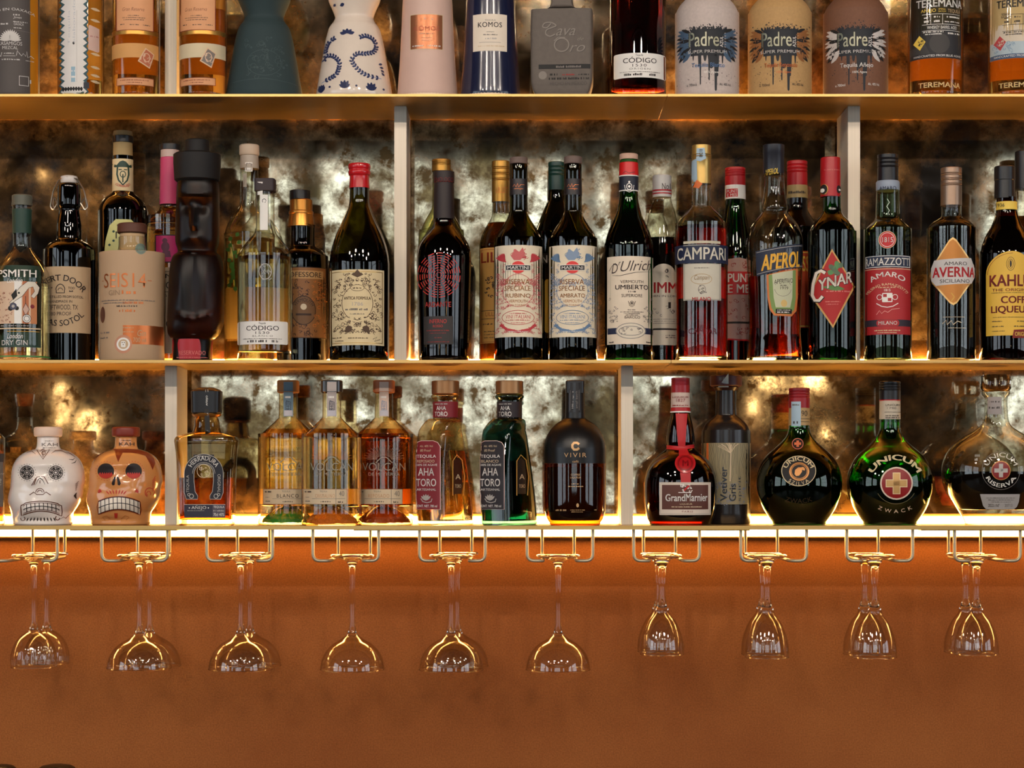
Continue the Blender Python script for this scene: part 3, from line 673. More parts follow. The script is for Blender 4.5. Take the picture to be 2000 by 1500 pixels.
b = Bottle('tequila_bottle', 'tall midnight blue bottle with bearded face neck label, behind the kraft coloured gin bottle', 240,
    [(305, 19.5), (368, 20), (374, 20), (380, 25), (390, 37), (403, 45), (418, 48), (440, 48), (706, 47)], MS, G_BLUE, Yc=.146, liq=(372, dark((8, 9, 26)), 1.5))
b.cap([(256, 12), (257, 18), (266, 19.5)], paint((150, 126, 84), .6)); b.cap([(266, 20), (279, 20)], CAPBLK, 'cap_band'); b.cap([(279, 18.5), (306, 19)], paint((168, 142, 96), .7), 'paper_sleeve')
b.band(305, 370, IVORY, 'neck_label')
l = b.lab('neck_emblem', off=.5); l.poly([(228, 318), (234, 311), (240, 309), (246, 311), (252, 318), (260, 314), (256, 322), (224, 322), (220, 314)], DKG); l.poly([(230, 322), (250, 322), (251, 336), (248, 348), (240, 357), (232, 348), (229, 336)], IVORY, 0)
l.line([(230, 322), (229, 336), (232, 348), (240, 357), (248, 348), (251, 336), (250, 322)], 3, DKG); l.ring(240, 336, 5, 1.6, DKG, 3, ry=6); l.rect(232, 326, 238, 328, DKG, 3); l.rect(242, 326, 248, 328, DKG, 3); l.line([(240, 336), (240, 352)], 2.4, DKG)
l.arc('CORRALEJO', 240, 340, 23, 6, 222, 138, RED, .01, under=True); l.done()
l = b.lab('front_label'); l.poly([(203, 506), (206, 470), (214, 440), (226, 428), (256, 428), (268, 440), (276, 470), (278, 506)], paint((206, 200, 130))); 
for i, (x, y) in enumerate(((214, 478), (222, 452), (211, 496), (231, 440), (245, 437), (222, 470), (258, 446))): l.disc(x, y, 2.4, DKG, 2)
l.txt('1755', 226, 262, 452, 466, INK); l.done()

b = Bottle('gin_bottle', 'squat kraft coloured gin bottle with copper lettering and round medallion', 258,
    [(497, 45), (500, 57), (504, 62), (512, 63.5), (706, 62.5)], MS, paint((192, 158, 124), .62, 0, .03))
b.cap([(463, 26), (486, 27), (492, 34), (498, 50), (501, 58)], G_CLEAR, 'glass_neck', smooth=True); b.cap([(457, 24), (499, 24.5)], CORK, 'cork')
b.cap([(437, 25), (439, 28), (455, 29), (457, 26)], WOOD, 'stopper')
l = b.lab('neck_sticker'); l.disc(275, 483, 11, paint((120, 140, 126)), ry=13); l.ring(275, 483, 8, .8, GREY, ry=10); l.done()
l = b.lab('printing'); l.txt('SEIS14', 204, 285, 533, 561, COPPER, -.012); l.rect(200, 546, 203, 547.5, COPPER, 1); l.rect(288, 546, 296, 547.5, COPPER, 1); l.txt('GIN', 213, 234, 566, 576, paint((150, 120, 90)), -.01); l.fine(238, 270, 574, 7, COPPER, 3)
l.fine(199, 302, 587, 2, GREY, 4); l.fine(203, 260, 592, 2, GREY, 5); l.fine(240, 280, 593, 4, COPPER, 6); l.fine(228, 268, 599, 3, INK, 7); l.fine(233, 266, 609, 5, COPPER, 8)
l.rect(240, 635, 319, 672, COPPER, 0); l.fine(240, 262, 641, 2, KRAFT, 1); l.fine(240, 262, 649, 2, KRAFT, 2); l.txt('Gin', 268, 285, 644, 656, KRAFT, 0, .3); l.txt('700 ml', 260, 285, 659, 668, KRAFT, 0)
l.disc(241, 672, 17, paint((188, 130, 100), .4, .3), 1, ry=18); l.disc(241, 672, 13, WHITE, 2); l.disc(241, 672, 9.5, KRAFT, 3); l.rect(236.5, 666, 245.5, 678, WHITE, 4, r=2); l.disc(239, 669, 1, INK, 5); l.disc(243, 669, 1, INK, 5); l.disc(241, 673, 1, INK, 5)
l.fine(197, 214, 650, 3, GREY, 11); l.fine(197, 211, 660, 3, GREY, 12); l.disc(201, 613, 4.5, WOOD, 1, ry=16); l.done()

b = Bottle('mezcal_bottle', 'clear bottle with long pink capsule and small magenta square label', 332,
    [(400, 19), (410, 21), (419, 30), (428, 41), (436, 45, 1), (445, 46), (706, 46)], MS, G_CLEAR, Yc=.124, liq=(405, L_AMBER, 1.5))
b.cap([(282, 19), (283, 20), (293, 20)], CAPBLK); b.cap([(293, 18), (308, 18)], paint((196, 168, 156), .4), 'stopper_collar'); b.cap([(308, 18.5), (400, 20)], PINK, 'neck_capsule')
b.band(433, 435.5, GOLD, 'gilded_rim'); b.back(470, 640, CREAM)
l = b.lab('front_label'); l.rect(303, 458, 372, 513, MAG); l.frame(303, 458, 372, 513, 2, K); l.disc(323, 482, 8, paint((80, 14, 50)), 2, ry=10); l.disc(322, 470, 5, paint((80, 14, 50)), 2); l.poly([(310, 503), (320, 488), (332, 490), (334, 502)], paint((80, 14, 50)), 2); l.done()
l = b.lab('lower_label'); l.rect(321, 522, 372, 690, BEIGE); l.line([(321, 530), (372, 530)], 1, INK); l.line([(321, 570), (372, 570)], 1, INK); l.txt('M', 323, 336, 535, 543, INK); l.txt('O', 324, 337, 550, 564, INK); l.txt('O', 324, 337, 625, 640, INK); l.orn(322, 575, 345, 620, 12, INK, 5); l.done()

# the carved head bottle
def moai(v, t):
    b_ = None
    y = VY-(v.z-EZ)/((D+.05)/F); x = (v.x-X(385, .05))/((D+.05)/F); f = max(0, -math.sin(t)); q = 0
    if 385 < y < 500:
        q += 11*math.exp(-(x/7)**2)*max(0, min(1, (y-395)/45))*(1 if y < 448 else max(0, 1-(y-448)/5))          # nose
        q -= 9*(math.exp(-((abs(x)-17)/9)**2))*math.exp(-((y-408)/9)**2)                                          # eye sockets
        q += 6*math.exp(-((y-390)/5)**2)                                                                          # brow
        q += 5*math.exp(-(x/13)**2)*(math.exp(-((y-462)/3)**2)+math.exp(-((y-470)/3)**2))                         # lips
    if 500 < y < 655:
        q += 5*math.exp(-((abs(x)-22)/12)**2)*math.exp(-((y-560)/45)**2)-3*math.exp(-(x/5)**2)
        q += 4*math.exp(-((y-(628-abs(x)*.3))/5)**2)*(abs(x) < 40)
    v.y -= q*f*(D/F); return v
b = Bottle('carved_head_bottle', 'dark brown bottle shaped like a carved stone head with a hat', 385,
    [(350, 36), (362, 40), (390, 41), (430, 42), (470, 42), (486, 38), (494, 38), (503, 47), (530, 52), (560, 53), (600, 54), (630, 54), (650, 50), (660, 43), (666, 38), (706, 38)], MS,
    refr((74, 40, 16), 1.3, .34), Yc=.05, n=2.6, ratio=.92, disp=moai, dxs=[(350, 2), (500, 0), (630, -3), (660, -8), (706, -9)], bodyname='figure_body', seg=96)
b.cap([(300, 42), (303, 46), (320, 46), (352, 44), (357, 38)], paint((18, 14, 13), .65), 'hat'); b.cap([(273, 20), (275, 23), (301, 24)], paint((17, 13, 12), .65), 'hat_crown')
b.pr = [(660, 38.6), (706, 38.6)]; bm = bmesh.new(); x_ = X(376, b.Yc)
loft(bm, [(EZ+(VY-y)*b.sc, 39.2*b.sc, 37.6*b.sc, 0) for y in (664, 703.4)], x_, b.Yc, seg=64, caps=False); o = link('base_band', bm, paint((170, 22, 34), .35), b.root); b.parts.append(o)
b.cx = 376; b.n = 2; b.rpx = 38
l = b.lab('base_lettering', off=.3); l.txt('RESERVADO', 350, 401, 684, 692, paint((220, 120, 110)), -.01); l.fine(346, 406, 698, 1.6, paint((220, 120, 110)), 3); l.done()

b = Bottle('tequila_bottle', 'tall clear bottle with pale stopper and green sprig, behind the plain clear one', 487,
    [(328, 17), (345, 17.5), (395, 18.5), (408, 22), (422, 33), (440, 43), (460, 48.5), (480, 49.5), (706, 49)], MS, G_CLEAR, Yc=.136, liq=(468, L_GOLD))
b.cap([(283, 17), (285, 19.5), (302, 19.5), (304, 18)], paint((206, 182, 158), .6), 'stopper'); b.cap([(304, 17.5), (330, 18.5)], paint((176, 160, 144), .4), 'neck_capsule'); b.back(560, 660, CREAM)
l = b.lab('neck_sticker'); l.rect(479, 312, 493, 330, WHITE); l.frame(481, 314, 491, 328, 1, GREY); l.rect(475, 334, 482, 360, paint((190, 176, 160)), 0); l.done()
l = b.lab('leaf_print')
for i in range(16): r_ = random.Random(i); l.leaf(446+r_.uniform(-2, 18), 462+i*7, 10, r_.uniform(-2.4, -.6), paint((70, 110, 40)), 0)
l.line([(450, 460), (456, 500), (460, 570)], 1.5, paint((70, 110, 40)), 0); l.done()

def codigo(name, label, cx, prof, base, liqc, lvl, lab_, capy, third, glass=G_CLEAR, Yc=None, word='BLANCO'):
    b = Bottle(name, label, cx, prof, base, glass, Yc=Yc, liq=(lvl, liqc, 2.2, 20))
    x0, y0, x1, y1 = lab_
    l = b.lab(); l.rect(x0, y0, x1, y1, WHITE, r=3); w_ = x1-x0; h_ = y1-y0; L = lambda a: x0+w_*a; H = lambda a: y0+h_*a
    l.txt('Tequila', L(.42), L(.56), H(.05), H(.16), INK, 0, .3); l.txt('CÓDIGO', L(.18), L(.82), H(.15), H(.40), INK, .004); l.txt('1530', L(.36), L(.63), H(.45), H(.56), INK, -.005, spacing=1.2); l.txt(third, L(.3), L(.7), H(.61), H(.68), GREY, -.005, spacing=1.3)
    l.fine(L(.12), L(.88), H(.78), 1.5, GREY, 2); l.fine(L(.2), L(.58), H(.92), 4.5, INK, 3); l.fine(L(.68), L(.8), H(.92), 4.5, INK, 4); l.done()
    return b
b = codigo('tequila_bottle', 'clear tequila bottle with small white label near its base on middle shelf', 518,
    [(374, 18), (436, 18), (448, 19), (458, 23), (470, 33), (482, 43), (492, 50), (500, 54, 1), (520, 54), (706, 53.5)], MS, L_PALE, 503, (464, 627, 562, 672), 374, 'BLANCO')
b.cap([(350, 18), (351, 20), (374, 20), (376, 17)], paint((56, 44, 46), .6), 'stopper', n=6)
l = b.lab('neck_label'); l.rect(503, 350, 513, 375, WHITE); l.rect(508, 375, 523, 445, WHITE); l.vtxt('BLANCO', 512, 520, 383, 428, INK, 0); l.disc(516, 438, 3, INK, 2); l.done()
l = b.lab('embossed_crest'); l.ring(518, 530, 12, 1.4, LGREY, 0, ry=15); l.orn(506, 514, 530, 546, 10, LGREY, 4, .9, rs=(1.5, 3), k=0); l.txt('XX', 511, 525, 526, 535, LGREY, k=1); l.done()

b = Bottle('vermouth_bottle', 'dark round shouldered bottle with brass collar and ornate brown label', 591,
    [(440, 25), (446, 23.5), (478, 24), (484, 29), (492, 41), (503, 48), (520, 50.5), (706, 50)], MS, G_BROWN, Yc=.113, liq=(446, L_BLACK, 1.2))
b.cap([(372, 19), (373, 20), (390, 20)], CAPBLK, cxo=-5); b.cap([(390, 20), (392, 22), (412, 22), (414, 24), (418, 24), (419, 23), (430, 25), (443, 26)], paint((188, 128, 58), .3, .85), 'foil_collar', cxo=-3)
l = b.lab(); l.rect(557, 521, 637, 660, paint((150, 98, 52), .5)); l.frame(557, 521, 637, 660, 1.4, paint((60, 36, 20))); l.rect(568, 528, 631, 544, paint((196, 150, 96)), 1); l.txt('PROFESSORE', 553, 627, 531, 541, paint((50, 28, 16)), .01)
l.orn(560, 547, 635, 655, 60, paint((64, 38, 22)), 7, 1, holes=[(595, 606, 26, 30)]); l.disc(593, 606, 23, paint((120, 84, 52)), 1, ry=28); l.ring(593, 606, 23, 1.4, paint((50, 30, 18)), 2, ry=28); l.arc('VERMOUTH', 593, 606, 17, 7, -62, 62, paint((50, 30, 18)), 0); l.disc(593, 599, 6, paint((220, 200, 170)), 3); l.rect(578, 612, 608, 616, paint((60, 36, 20)), 3)
l.orn(610, 548, 635, 640, 20, paint((210, 120, 50)), 9, 1); l.done()

b = Bottle('vermouth_bottle', 'dark olive wine shaped bottle with red wax cap and ivory scrollwork label', 702,
    [(366, 19), (395, 19.5), (412, 25), (435, 35), (460, 46), (485, 54), (510, 58), (540, 58.5), (706, 57.5)], MS, G_OLIVE, liq=(500, L_BLACK, 1.3))
b.cap([(320, 17), (321, 21), (327, 22), (333, 20.5), (336, 22), (342, 21), (346, 19), (368, 20)], paint((196, 28, 34), .22, coat=.6), 'wax_cap', smooth=True)
l = b.lab(); l.rect(644, 526, 750, 674, IVORY); l.frame(647, 530, 747, 670, 1, GOLD); Bk = paint((84, 60, 40))
l.orn(651, 534, 699, 650, 95, Bk, 11, .9, holes=[(698, 592, 34, 30)], sym=698, rs=(2, 4.4)); l.ring(698, 592, 30, 1, Bk, 2, ry=34); l.disc(698, 562, 13, IVORY, 3, ry=6); l.ring(698, 562, 13, .8, Bk, 4, ry=6); l.fine(689, 707, 564, 3, Bk)
l.txt('ANTICA FORMULA', 672, 724, 579, 585, Bk, .02); l.txt('1786', 688, 709, 590, 597, LGREY, 0); l.fine(675, 721, 606, 4, GREY, 5); l.fine(684, 712, 614, 2, GREY, 6); l.line([(676, 621), (698, 628), (720, 621)], 4, IVORY, 3); l.leaf(674, 646, 16, -.5, Bk, 3); l.leaf(722, 646, 16, 3.64, Bk, 3); l.poly([(693, 532), (698, 526), (703, 532), (710, 536), (698, 542), (686, 536)], Bk, 3)
l.fine(650, 668, 660, 2.5, Bk, 7); l.fine(680, 720, 661, 2, Bk, 8); l.fine(655, 672, 666, 1.6, Bk, 9); l.line([(728, 662), (736, 657), (731, 666), (742, 662)], 1, INK); l.done(); b.back(540, 660, IVORY)

# ================================================================ middle shelf, centre bay
b = Bottle('vermouth_bottle', 'clear bottle with gold screw cap hidden behind the tapered dark red bottle', 862,
    [(333, 17), (395, 17.5), (410, 20), (430, 31), (450, 40), (475, 45), (706, 45)], MS, G_PALE, Yc=.15, liq=(478, L_RUST)); b.screw(312, 335, 18.5, CAPGOLD)
b = Bottle('vermouth_bottle', 'tapered dark bottle with concentric red circles printed on its front', 867,
    [(362, 19), (425, 19.5), (440, 22), (452, 31), (465, 41), (480, 49), (500, 53), (520, 53), (620, 50.5), (706, 48)], MS, G_BROWN, liq=(440, L_BLACK, 1.2))
b.cap([(335, 19), (336, 20.5), (357, 20.5), (358, 19.5), (372, 20), (428, 20.5)], paint((40, 26, 24), .5), 'neck_capsule')
l = b.lab('cap_lettering', step=3); l.txt('ENOLOGO', 849, 885, 341, 350, paint((110, 30, 26)), 0); l.done()
RI = paint((200, 52, 44), .4)
l = b.lab('circular_emblem')
for i, r_ in enumerate((5, 9.5, 14, 18.5, 23, 27.5, 32, 36.5, 41.5)):
    for a in range(0, 360, 24 if i > 3 else 40): l.ring(857, 537, r_, 1.6, RI, 0, a0=a, a1=a+(17 if i > 3 else 28), n=6, ry=r_*1.04)
l.done()
l = b.lab('name_lettering'); l.txt('ARDANTE', 831, 881, 589, 599, RI, .02); l.done()
l = b.lab('front_label'); l.rect(828, 617, 885, 672, paint((50, 44, 42), .5)); l.txt('INFERNO', 839, 872, 623, 631, RI, -.01); l.txt('ROSSO', 846, 865, 634, 639, RI, -.01); l.fine(834, 878, 646, 2, DIMRED, 1); l.fine(840, 872, 651, 1.6, DIMRED, 2); l.fine(849, 863, 660, 1.6, DIMRED, 3); l.fine(834, 878, 668, 1.6, DIMRED, 4); l.done()

b = Bottle('aperitif_bottle', 'clear bottle with tall gold capsule and orange label, left of red patterned label', 978,
    [(392, 16.5), (418, 17), (430, 21), (445, 30), (460, 37), (478, 41.5), (500, 42), (706, 42)], MS, G_CLEAR, Yc=.138, liq=(436, L_AMBER))
b.screw(315, 395, 17.5, CAPGOLD); b.back(500, 640, TAN)
l = b.lab('cap_lettering', step=3); l.txt('LILLET', 969, 992, 362, 373, paint((200, 110, 50)), 0); l.done()
LO = paint((224, 168, 88)); l = b.lab(); l.rect(938, 483, 1017, 670, LO); l.txt('LILLET', 941, 1016, 492, 512, paint((170, 50, 24)), .03); l.frame(940, 486, 1015, 668, 1, paint((170, 90, 40))); l.line([(940, 606), (1015, 606)], 1, INK); l.line([(940, 622), (1015, 622)], 1, INK)
l.orn(948, 540, 966, 582, 16, INK, 3, 1.6, rs=(1.5, 3.5)); l.txt('LILLET BLANC', 949, 1010, 609, 617, paint((150, 70, 30)), 0); l.fine(944, 962, 634, 3, INK, 3); l.fine(946, 1000, 648, 2, INK, 4); l.fine(946, 1000, 654, 2, INK, 5); l.fine(946, 1000, 660, 2, INK, 6); l.done()

def riserva(label, cx, ink, ink2, word, sub, capy):
    b = Bottle('vermouth_bottle', label, cx, [(320, 16), (324, 17, 1), (405, 17.5), (416, 18.5), (428, 23), (442, 32), (456, 41), (470, 46), (488, 48), (706, 47.5)], MS, G_OLIVE, liq=(484, L_BLACK, 1.2))
    b.cap([(capy, 16), (capy+1, 17.5), (320, 17.8), (321, 16.6)], paint((112, 92, 84), .6), 'stopper'); b.cap([(321, 16.4), (382, 17.9)], paint((40, 32, 32), .4), 'neck_capsule')
    l = b.lab('neck_signature', step=3); l.line([(cx-11, 360), (cx-8, 355), (cx-5, 361), (cx-2, 354), (cx, 361), (cx+4, 356), (cx+11, 356)], 1, COPPER); l.line([(cx-9, 364), (cx+9, 364), (cx+2, 366)], .8, COPPER); l.done()
    l = b.lab(); q = cx-1; x0, x1 = q-47, q+46.5; l.rect(x0, 478.5, x1, 658, paint((234, 218, 190)))
    l.orn(x0+5, 515, q, 560, 34, ink2, 3, .8, holes=[(q, 530, 26, 20)], sym=q, rs=(1.6, 3.2)); l.orn(x0+4, 545, q-2, 650, 78, ink2, 4, .8, holes=[(q, 567, 28, 30), (q, 620, 32, 26)], sym=q, rs=(1.6, 3.4))
    for sg in (-1, 1):
        for i in range(7): l.leaf(q+sg*(22+i*.6), 512-i*1, 24-i*2, (-.5-.16*i) if sg > 0 else PI+.5+.16*i, ink, 3, .12)
    l.poly([(q-14, 500), (q-6, 486), (q+2, 492), (q+9, 483), (q+13, 498), (q+4, 508), (q-8, 508)], ink2, 3); l.orn(q-18, 485, q+18, 508, 12, ink, 6, 1)
    l.disc(q, 522, 13.5, paint((226, 60, 56)), 4, ry=12); l.rect(q-24, 517, q+24, 528, paint((240, 232, 220)), 5); l.rect(q-23, 518, q+23, 527, K, 6); l.txt('MARTINI', q-20.5, q+20.5, 519.5, 525.7, WHITE, .03, k=7)
    G = paint((170, 112, 60), .5, .2); l.txt('RISERVA', q-24, q+22, 545, 555, G, .012); l.txt('SPECIALE', q-26, q+24, 558, 567.5, G, .012); l.txt(word, q-24, q+24, 573, 581, G, .012); l.txt('VERMOUTH', q-18, q+18, 585, 591, G, .0); l.txt('DI TORINO', q-13, q+14, 594, 598, G, 0)
    l.ring(q, 567, 30, .9, ink2, 3, ry=32); l.poly([(q-26, 612), (q-12, 608), (q+12, 608), (q+26, 612), (q+30, 620), (q+22, 632), (q-22, 632), (q-30, 620)], paint((234, 218, 190)), 3); l.ring(q, 620, 31, .9, ink, 4, ry=14); l.txt('VINI ITALIANI', q-24, q+24, 615, 622, ink2, .0, k=5); l.fine(q-16, q+16, 613, 2, ink2, 4, k=5); l.fine(q-24, q+24, 626, 2, ink2, 5, k=5); l.fine(q-14, q+14, 631, 1.6, ink2, 6, k=5)
    l.line([(q-34, 633), (q-22, 643), (q, 648), (q+22, 643), (q+34, 633)], 5, ink, 3); l.fine(q-18, q+18, 648, 1.6, WHITE, 7, k=5); l.done(); b.back(490, 650, CREAM); return b
riserva('olive bottle with cream label printed in red scrollwork and feathers', 1013, paint((196, 60, 66)), paint((204, 100, 98)), 'RUBINO', '', 308)
b = Bottle('vermouth_bottle', 'green bottle with dark green capsule, between the two cream scrollwork labels', 1087, [(370, 16), (392, 18), (410, 25), (432, 34), (455, 42), (480, 46), (706, 46)], MS, G_DKGREEN, Yc=.146, liq=(500, L_BLACK))
b.screw(317, 372, 16.5, paint((20, 54, 46), .35), 'neck_capsule'); b.back(520, 620, YEL)
l = b.lab('front_label'); l.rect(1050, 494, 1124, 516, K, 0); l.txt('NOILLY', 1058, 1120, 498, 513, WHITE, .02); l.rect(1064, 545, 1110, 650, YEL, 0, r=5); l.done()
riserva('olive bottle with cream label printed in blue grey scrollwork and feathers', 1119, paint((104, 132, 164)), paint((134, 152, 176)), 'AMBRATO', '', 306)

b = Bottle('vermouth_bottle', 'green shouldered bottle with navy crested neck band and cream script label', 1228,
    [(345, 17.5), (375, 18), (395, 19.5), (418, 25), (436, 33), (455, 41), (475, 46), (500, 47.5), (706, 47)], MS, G_GREEN, liq=(443, L_BLACK, 1.2))
b.cap([(301, 16), (302, 18), (312, 18)], paint((206, 166, 144), .6), 'stopper'); b.cap([(312, 16.5), (318, 17.5)], paint((40, 80, 34), .2), 'glass_lip'); b.cap([(318, 18.3), (344, 19.3)], BRED, 'red_band'); b.cap([(344.5, 19), (375, 18.8)], paint((34, 36, 50), .5), 'navy_band'); b.cap([(344, 19.5), (346, 19.5)], WHITE, 'band_edge', solid=False); b.cap([(373, 19.2), (375, 19.2)], WHITE, 'band_edge', solid=False)
b.mk('added_green_core', [(376, 16.4), (396, 17.6), (418, 23), (436, 31), (442, 34)], refr((110, 220, 90), 1.36))  # solid core added inside to brighten the green of the neck
l = b.lab('neck_crest', step=3); l.ring(1229, 360, 5, 1.4, WHITE, ry=6); l.disc(1229, 360, 2.4, WHITE, 2); l.disc(1229, 351, 2, WHITE, 2); l.line([(1220, 357), (1222, 368), (1229, 371), (1236, 368), (1238, 357)], 1.2, WHITE); l.line([(1216, 334), (1222, 330), (1228, 334), (1240, 331)], .9, K); l.done()
l = b.lab(); l.rect(1186, 500, 1276, 672, paint((232, 214, 190))); SK = paint((60, 44, 40))
l.txt('D', 1195, 1207, 514, 533, SK, -.01, .3); l.txt('r', 1208, 1213, 511, 518, SK, -.01, .3); l.txt('Ulrich.', 1212, 1272, 508, 528, SK, -.015, .35, slope=-.08); l.line([(1196, 537), (1212, 538), (1240, 532), (1270, 529)], 1.3, SK, taper=True); l.line([(1190, 528), (1196, 518), (1203, 513)], .9, SK)
l.txt('VERMOUTH', 1212, 1256, 547, 553, SK, .0); l.txt('UMBERTO', 1202, 1265, 556, 565, SK, .02); l.fine(1227, 1242, 571, 3, SK, 2); l.txt('SUPERIORE', 1214, 1254, 574, 580, SK, .0); l.ring(1234, 592, 3.4, 1, SK, ry=4); l.disc(1234, 592, 2, SK, 3); l.line([(1227, 588), (1230, 597), (1234, 599), (1238, 597), (1241, 588)], 1, SK)
for i, (a, y) in enumerate(((8, 606), (22, 610), (16, 613), (12, 616))): l.fine(1234-a, 1234+a, y, 1.6, SK, i)
l.txt('BAROLO', 1220, 1250, 617, 622, SK, .0)
l.orn(1190, 580, 1206, 630, 17, GREY, 2, .8, sym=1232, rs=(1.4, 3)); l.rect(1187, 640, 1276, 652, NAVY, 1); l.disc(1232, 646, 29, paint((226, 212, 190)), 2, ry=16); l.ring(1232, 646, 28, .8, NAVY, 3, ry=15); l.ring(1232, 646, 23, .8, NAVY, 3, ry=9); l.orn(1212, 640, 1252, 652, 16, GREY, 8, .8, rs=(1.4, 2.6), k=3); l.fine(1190, 1200, 669, 3, SK, 3); l.fine(1262, 1272, 669, 3, SK, 3); l.done()

b = Bottle('liqueur_bottle', 'bottle with white screw cap and half hidden cream label, between two bottles', 1293,
    [(382, 17.5), (395, 19), (412, 25), (432, 29), (455, 33), (480, 36, 1), (706, 35)], MS, G_CLEAR, Yc=.112, liq=(466, L_BLACK))
b.screw(343, 386, 18.5, paint((206, 202, 198), .35), knurl=False); b.cap([(372, 19), (375, 19)], CAPRED, 'red_stripe', solid=False); b.cap([(378, 19), (380.5, 19)], CAPRED, 'red_stripe', solid=False)
l = b.lab('cap_lettering', step=3); l.txt('No1', 1293, 1309, 355, 367, INK, -.01); l.done()
l = b.lab(); l.rect(1262, 530, 1325, 674, paint((232, 218, 198))); l.disc(1296, 532, 22, paint((232, 218, 198)), 0, ry=17); l.txt("PIMM'S", 1266, 1336, 550, 572, RED, .03); l.txt('BORN IN LONDON', 1268, 1330, 576, 580, INK, 0); l.txt('1', 1305, 1310, 590, 602, INK, 0); l.rect(1262, 641, 1325, 644.5, K, 1); l.orn(1300, 526, 1308, 540, 4, INK, 4, 1); l.orn(1274, 600, 1318, 618, 7, GREY, 3); 
for y in (624, 628, 632): l.fine(1270, 1320, y, 1.4, GREY, y)
l.fine(1300, 1322, 656, 2, INK); l.fine(1300, 1322, 660, 2, INK, 3); l.done()

b = Bottle('bitters_bottle', 'ruby red bitters bottle with gold capsule and white on navy name band', 1370,
    [(358, 18.5), (398, 19), (406, 22), (418, 34), (430, 44), (444, 50), (460, 51.5), (706, 51)], MS, G_CLEAR, liq=(443, L_RED, 2, 10))
b.cap([(284, 17), (285, 19), (302, 19), (303, 20), (305, 19), (307, 20), (309, 19), (330, 19), (360, 19.3)], paint((196, 160, 92), .3, .7), 'neck_capsule')
l = b.lab('tax_strip', off=.5); l.poly([(1361, 284), (1376, 283), (1379, 304), (1368, 310), (1360, 308)], STAMP); l.poly([(1348, 308), (1361, 304), (1362, 345), (1352, 358), (1350, 340)], STAMP, 0); l.vtxt('00218', 1366, 1372, 286, 302, INK, 0); l.poly([(1361, 346), (1372, 354), (1365, 363), (1354, 360)], ORG, 2); l.done()
b.band(477, 513, NAVY, 'name_band'); NB = paint((220, 214, 196))
l = b.lab('name_lettering', off=.6, step=3); l.txt('CAMPARI', 1324, 1416, 482.5, 507, paint((238, 230, 214)), .02); l.line([(1335, 478.5), (1405, 478.5)], .8, NB); l.done()
l = b.lab('front_label', off=.3); l.rect(1335, 470, 1407, 475, paint((206, 196, 170))); l.rect(1335, 514, 1408, 586, paint((206, 198, 180)), 0); l.frame(1337, 514, 1406, 585, .8, GREY); l.ring(1370, 545, 20, .9, paint((180, 150, 100)), ry=10); l.txt('Campari', 1356, 1386, 537, 549, paint((150, 120, 80)), -.01, .3); l.ring(1371, 565, 7, 1, GREY, ry=8); l.orn(1364, 558, 1379, 572, 8, INK, 2, .9, rs=(1.5, 2.5)); l.txt('MILANO', 1352, 1388, 580, 588, RED, .02); l.fine(1356, 1386, 524, 2, GREY); l.done()
l = b.lab('embossed_lettering'); l.txt('CAMPARI', 1345, 1402, 641, 652, paint((90, 10, 16), .2), .0); l.done()
b.back(480, 580, CREAM)

b = Bottle('vermouth_bottle', 'green bottle with red cap and red and white label, left of orange aperitif', 1436,
    [(388, 19), (408, 20), (432, 24), (465, 30), (495, 34), (520, 35), (706, 35)], MS, G_GREEN, Yc=.148, liq=(505, L_BLACK))
b.screw(328, 363, 20, CAPRED); b.cap([(363, 20), (390, 20.4)], WHITE, 'neck_band', solid=False)
b.mk('added_green_core', [(391, 17), (408, 18), (432, 22), (465, 28), (495, 32), (504, 33)], refr((80, 200, 90), 1.36))  # added core, stands in for backlight glowing through the green neck
l = b.lab('neck_lettering', step=3); l.rect(1418, 366, 1441, 382, RED, 0); l.txt('PUNT', 1420, 1440, 368, 374, WHITE, .01); l.txt('E MES', 1421, 1439, 375.5, 381, WHITE, .01); l.done()
l = b.lab(); l.poly([(1418, 506), (1444, 503), (1470, 508), (1470, 664), (1418, 662)], paint((190, 150, 140))); l.rect(1418, 530, 1470, 575, RED, 1); l.txt('PUNT', 1422, 1466, 534, 551, WHITE, .03); l.txt('E MES', 1422, 1468, 555, 572, WHITE, .03); l.rect(1418, 628, 1470, 632, K, 1); l.line([(1419, 662), (1445, 664), (1470, 664)], 3, RED); l.orn(1422, 584, 1466, 624, 14, DIMRED, 3, .9); l.orn(1422, 636, 1466, 658, 10, DIMRED, 5, .9); l.orn(1424, 508, 1464, 526, 8, DIMRED, 6, .9); l.done()

b = Bottle('aperitif_bottle', 'red bottle with red screw cap and tan neck band, behind the orange aperitif', 1557,
    [(386, 20), (410, 21), (430, 32), (450, 42), (470, 46), (706, 46)], MS, shell((90, 20, 12), (30, 6, 4)), Yc=.142, liq=(392, L_BLACK))
b.screw(315, 363, 20, CAPRED); b.cap([(363, 20.2), (388, 20.6)], paint((180, 150, 96), .5), 'neck_band', solid=False)
l = b.lab('neck_lettering', step=3); l.fine(1540, 1573, 374, 5, INK, 4); l.done()
l = b.lab(); l.rect(1520, 490, 1590, 640, paint((196, 70, 34))); l.txt('ROSSO', 1545, 1590, 500, 530, YEL, .02); l.frame(1522, 492, 1589, 638, 2, YEL); l.done()

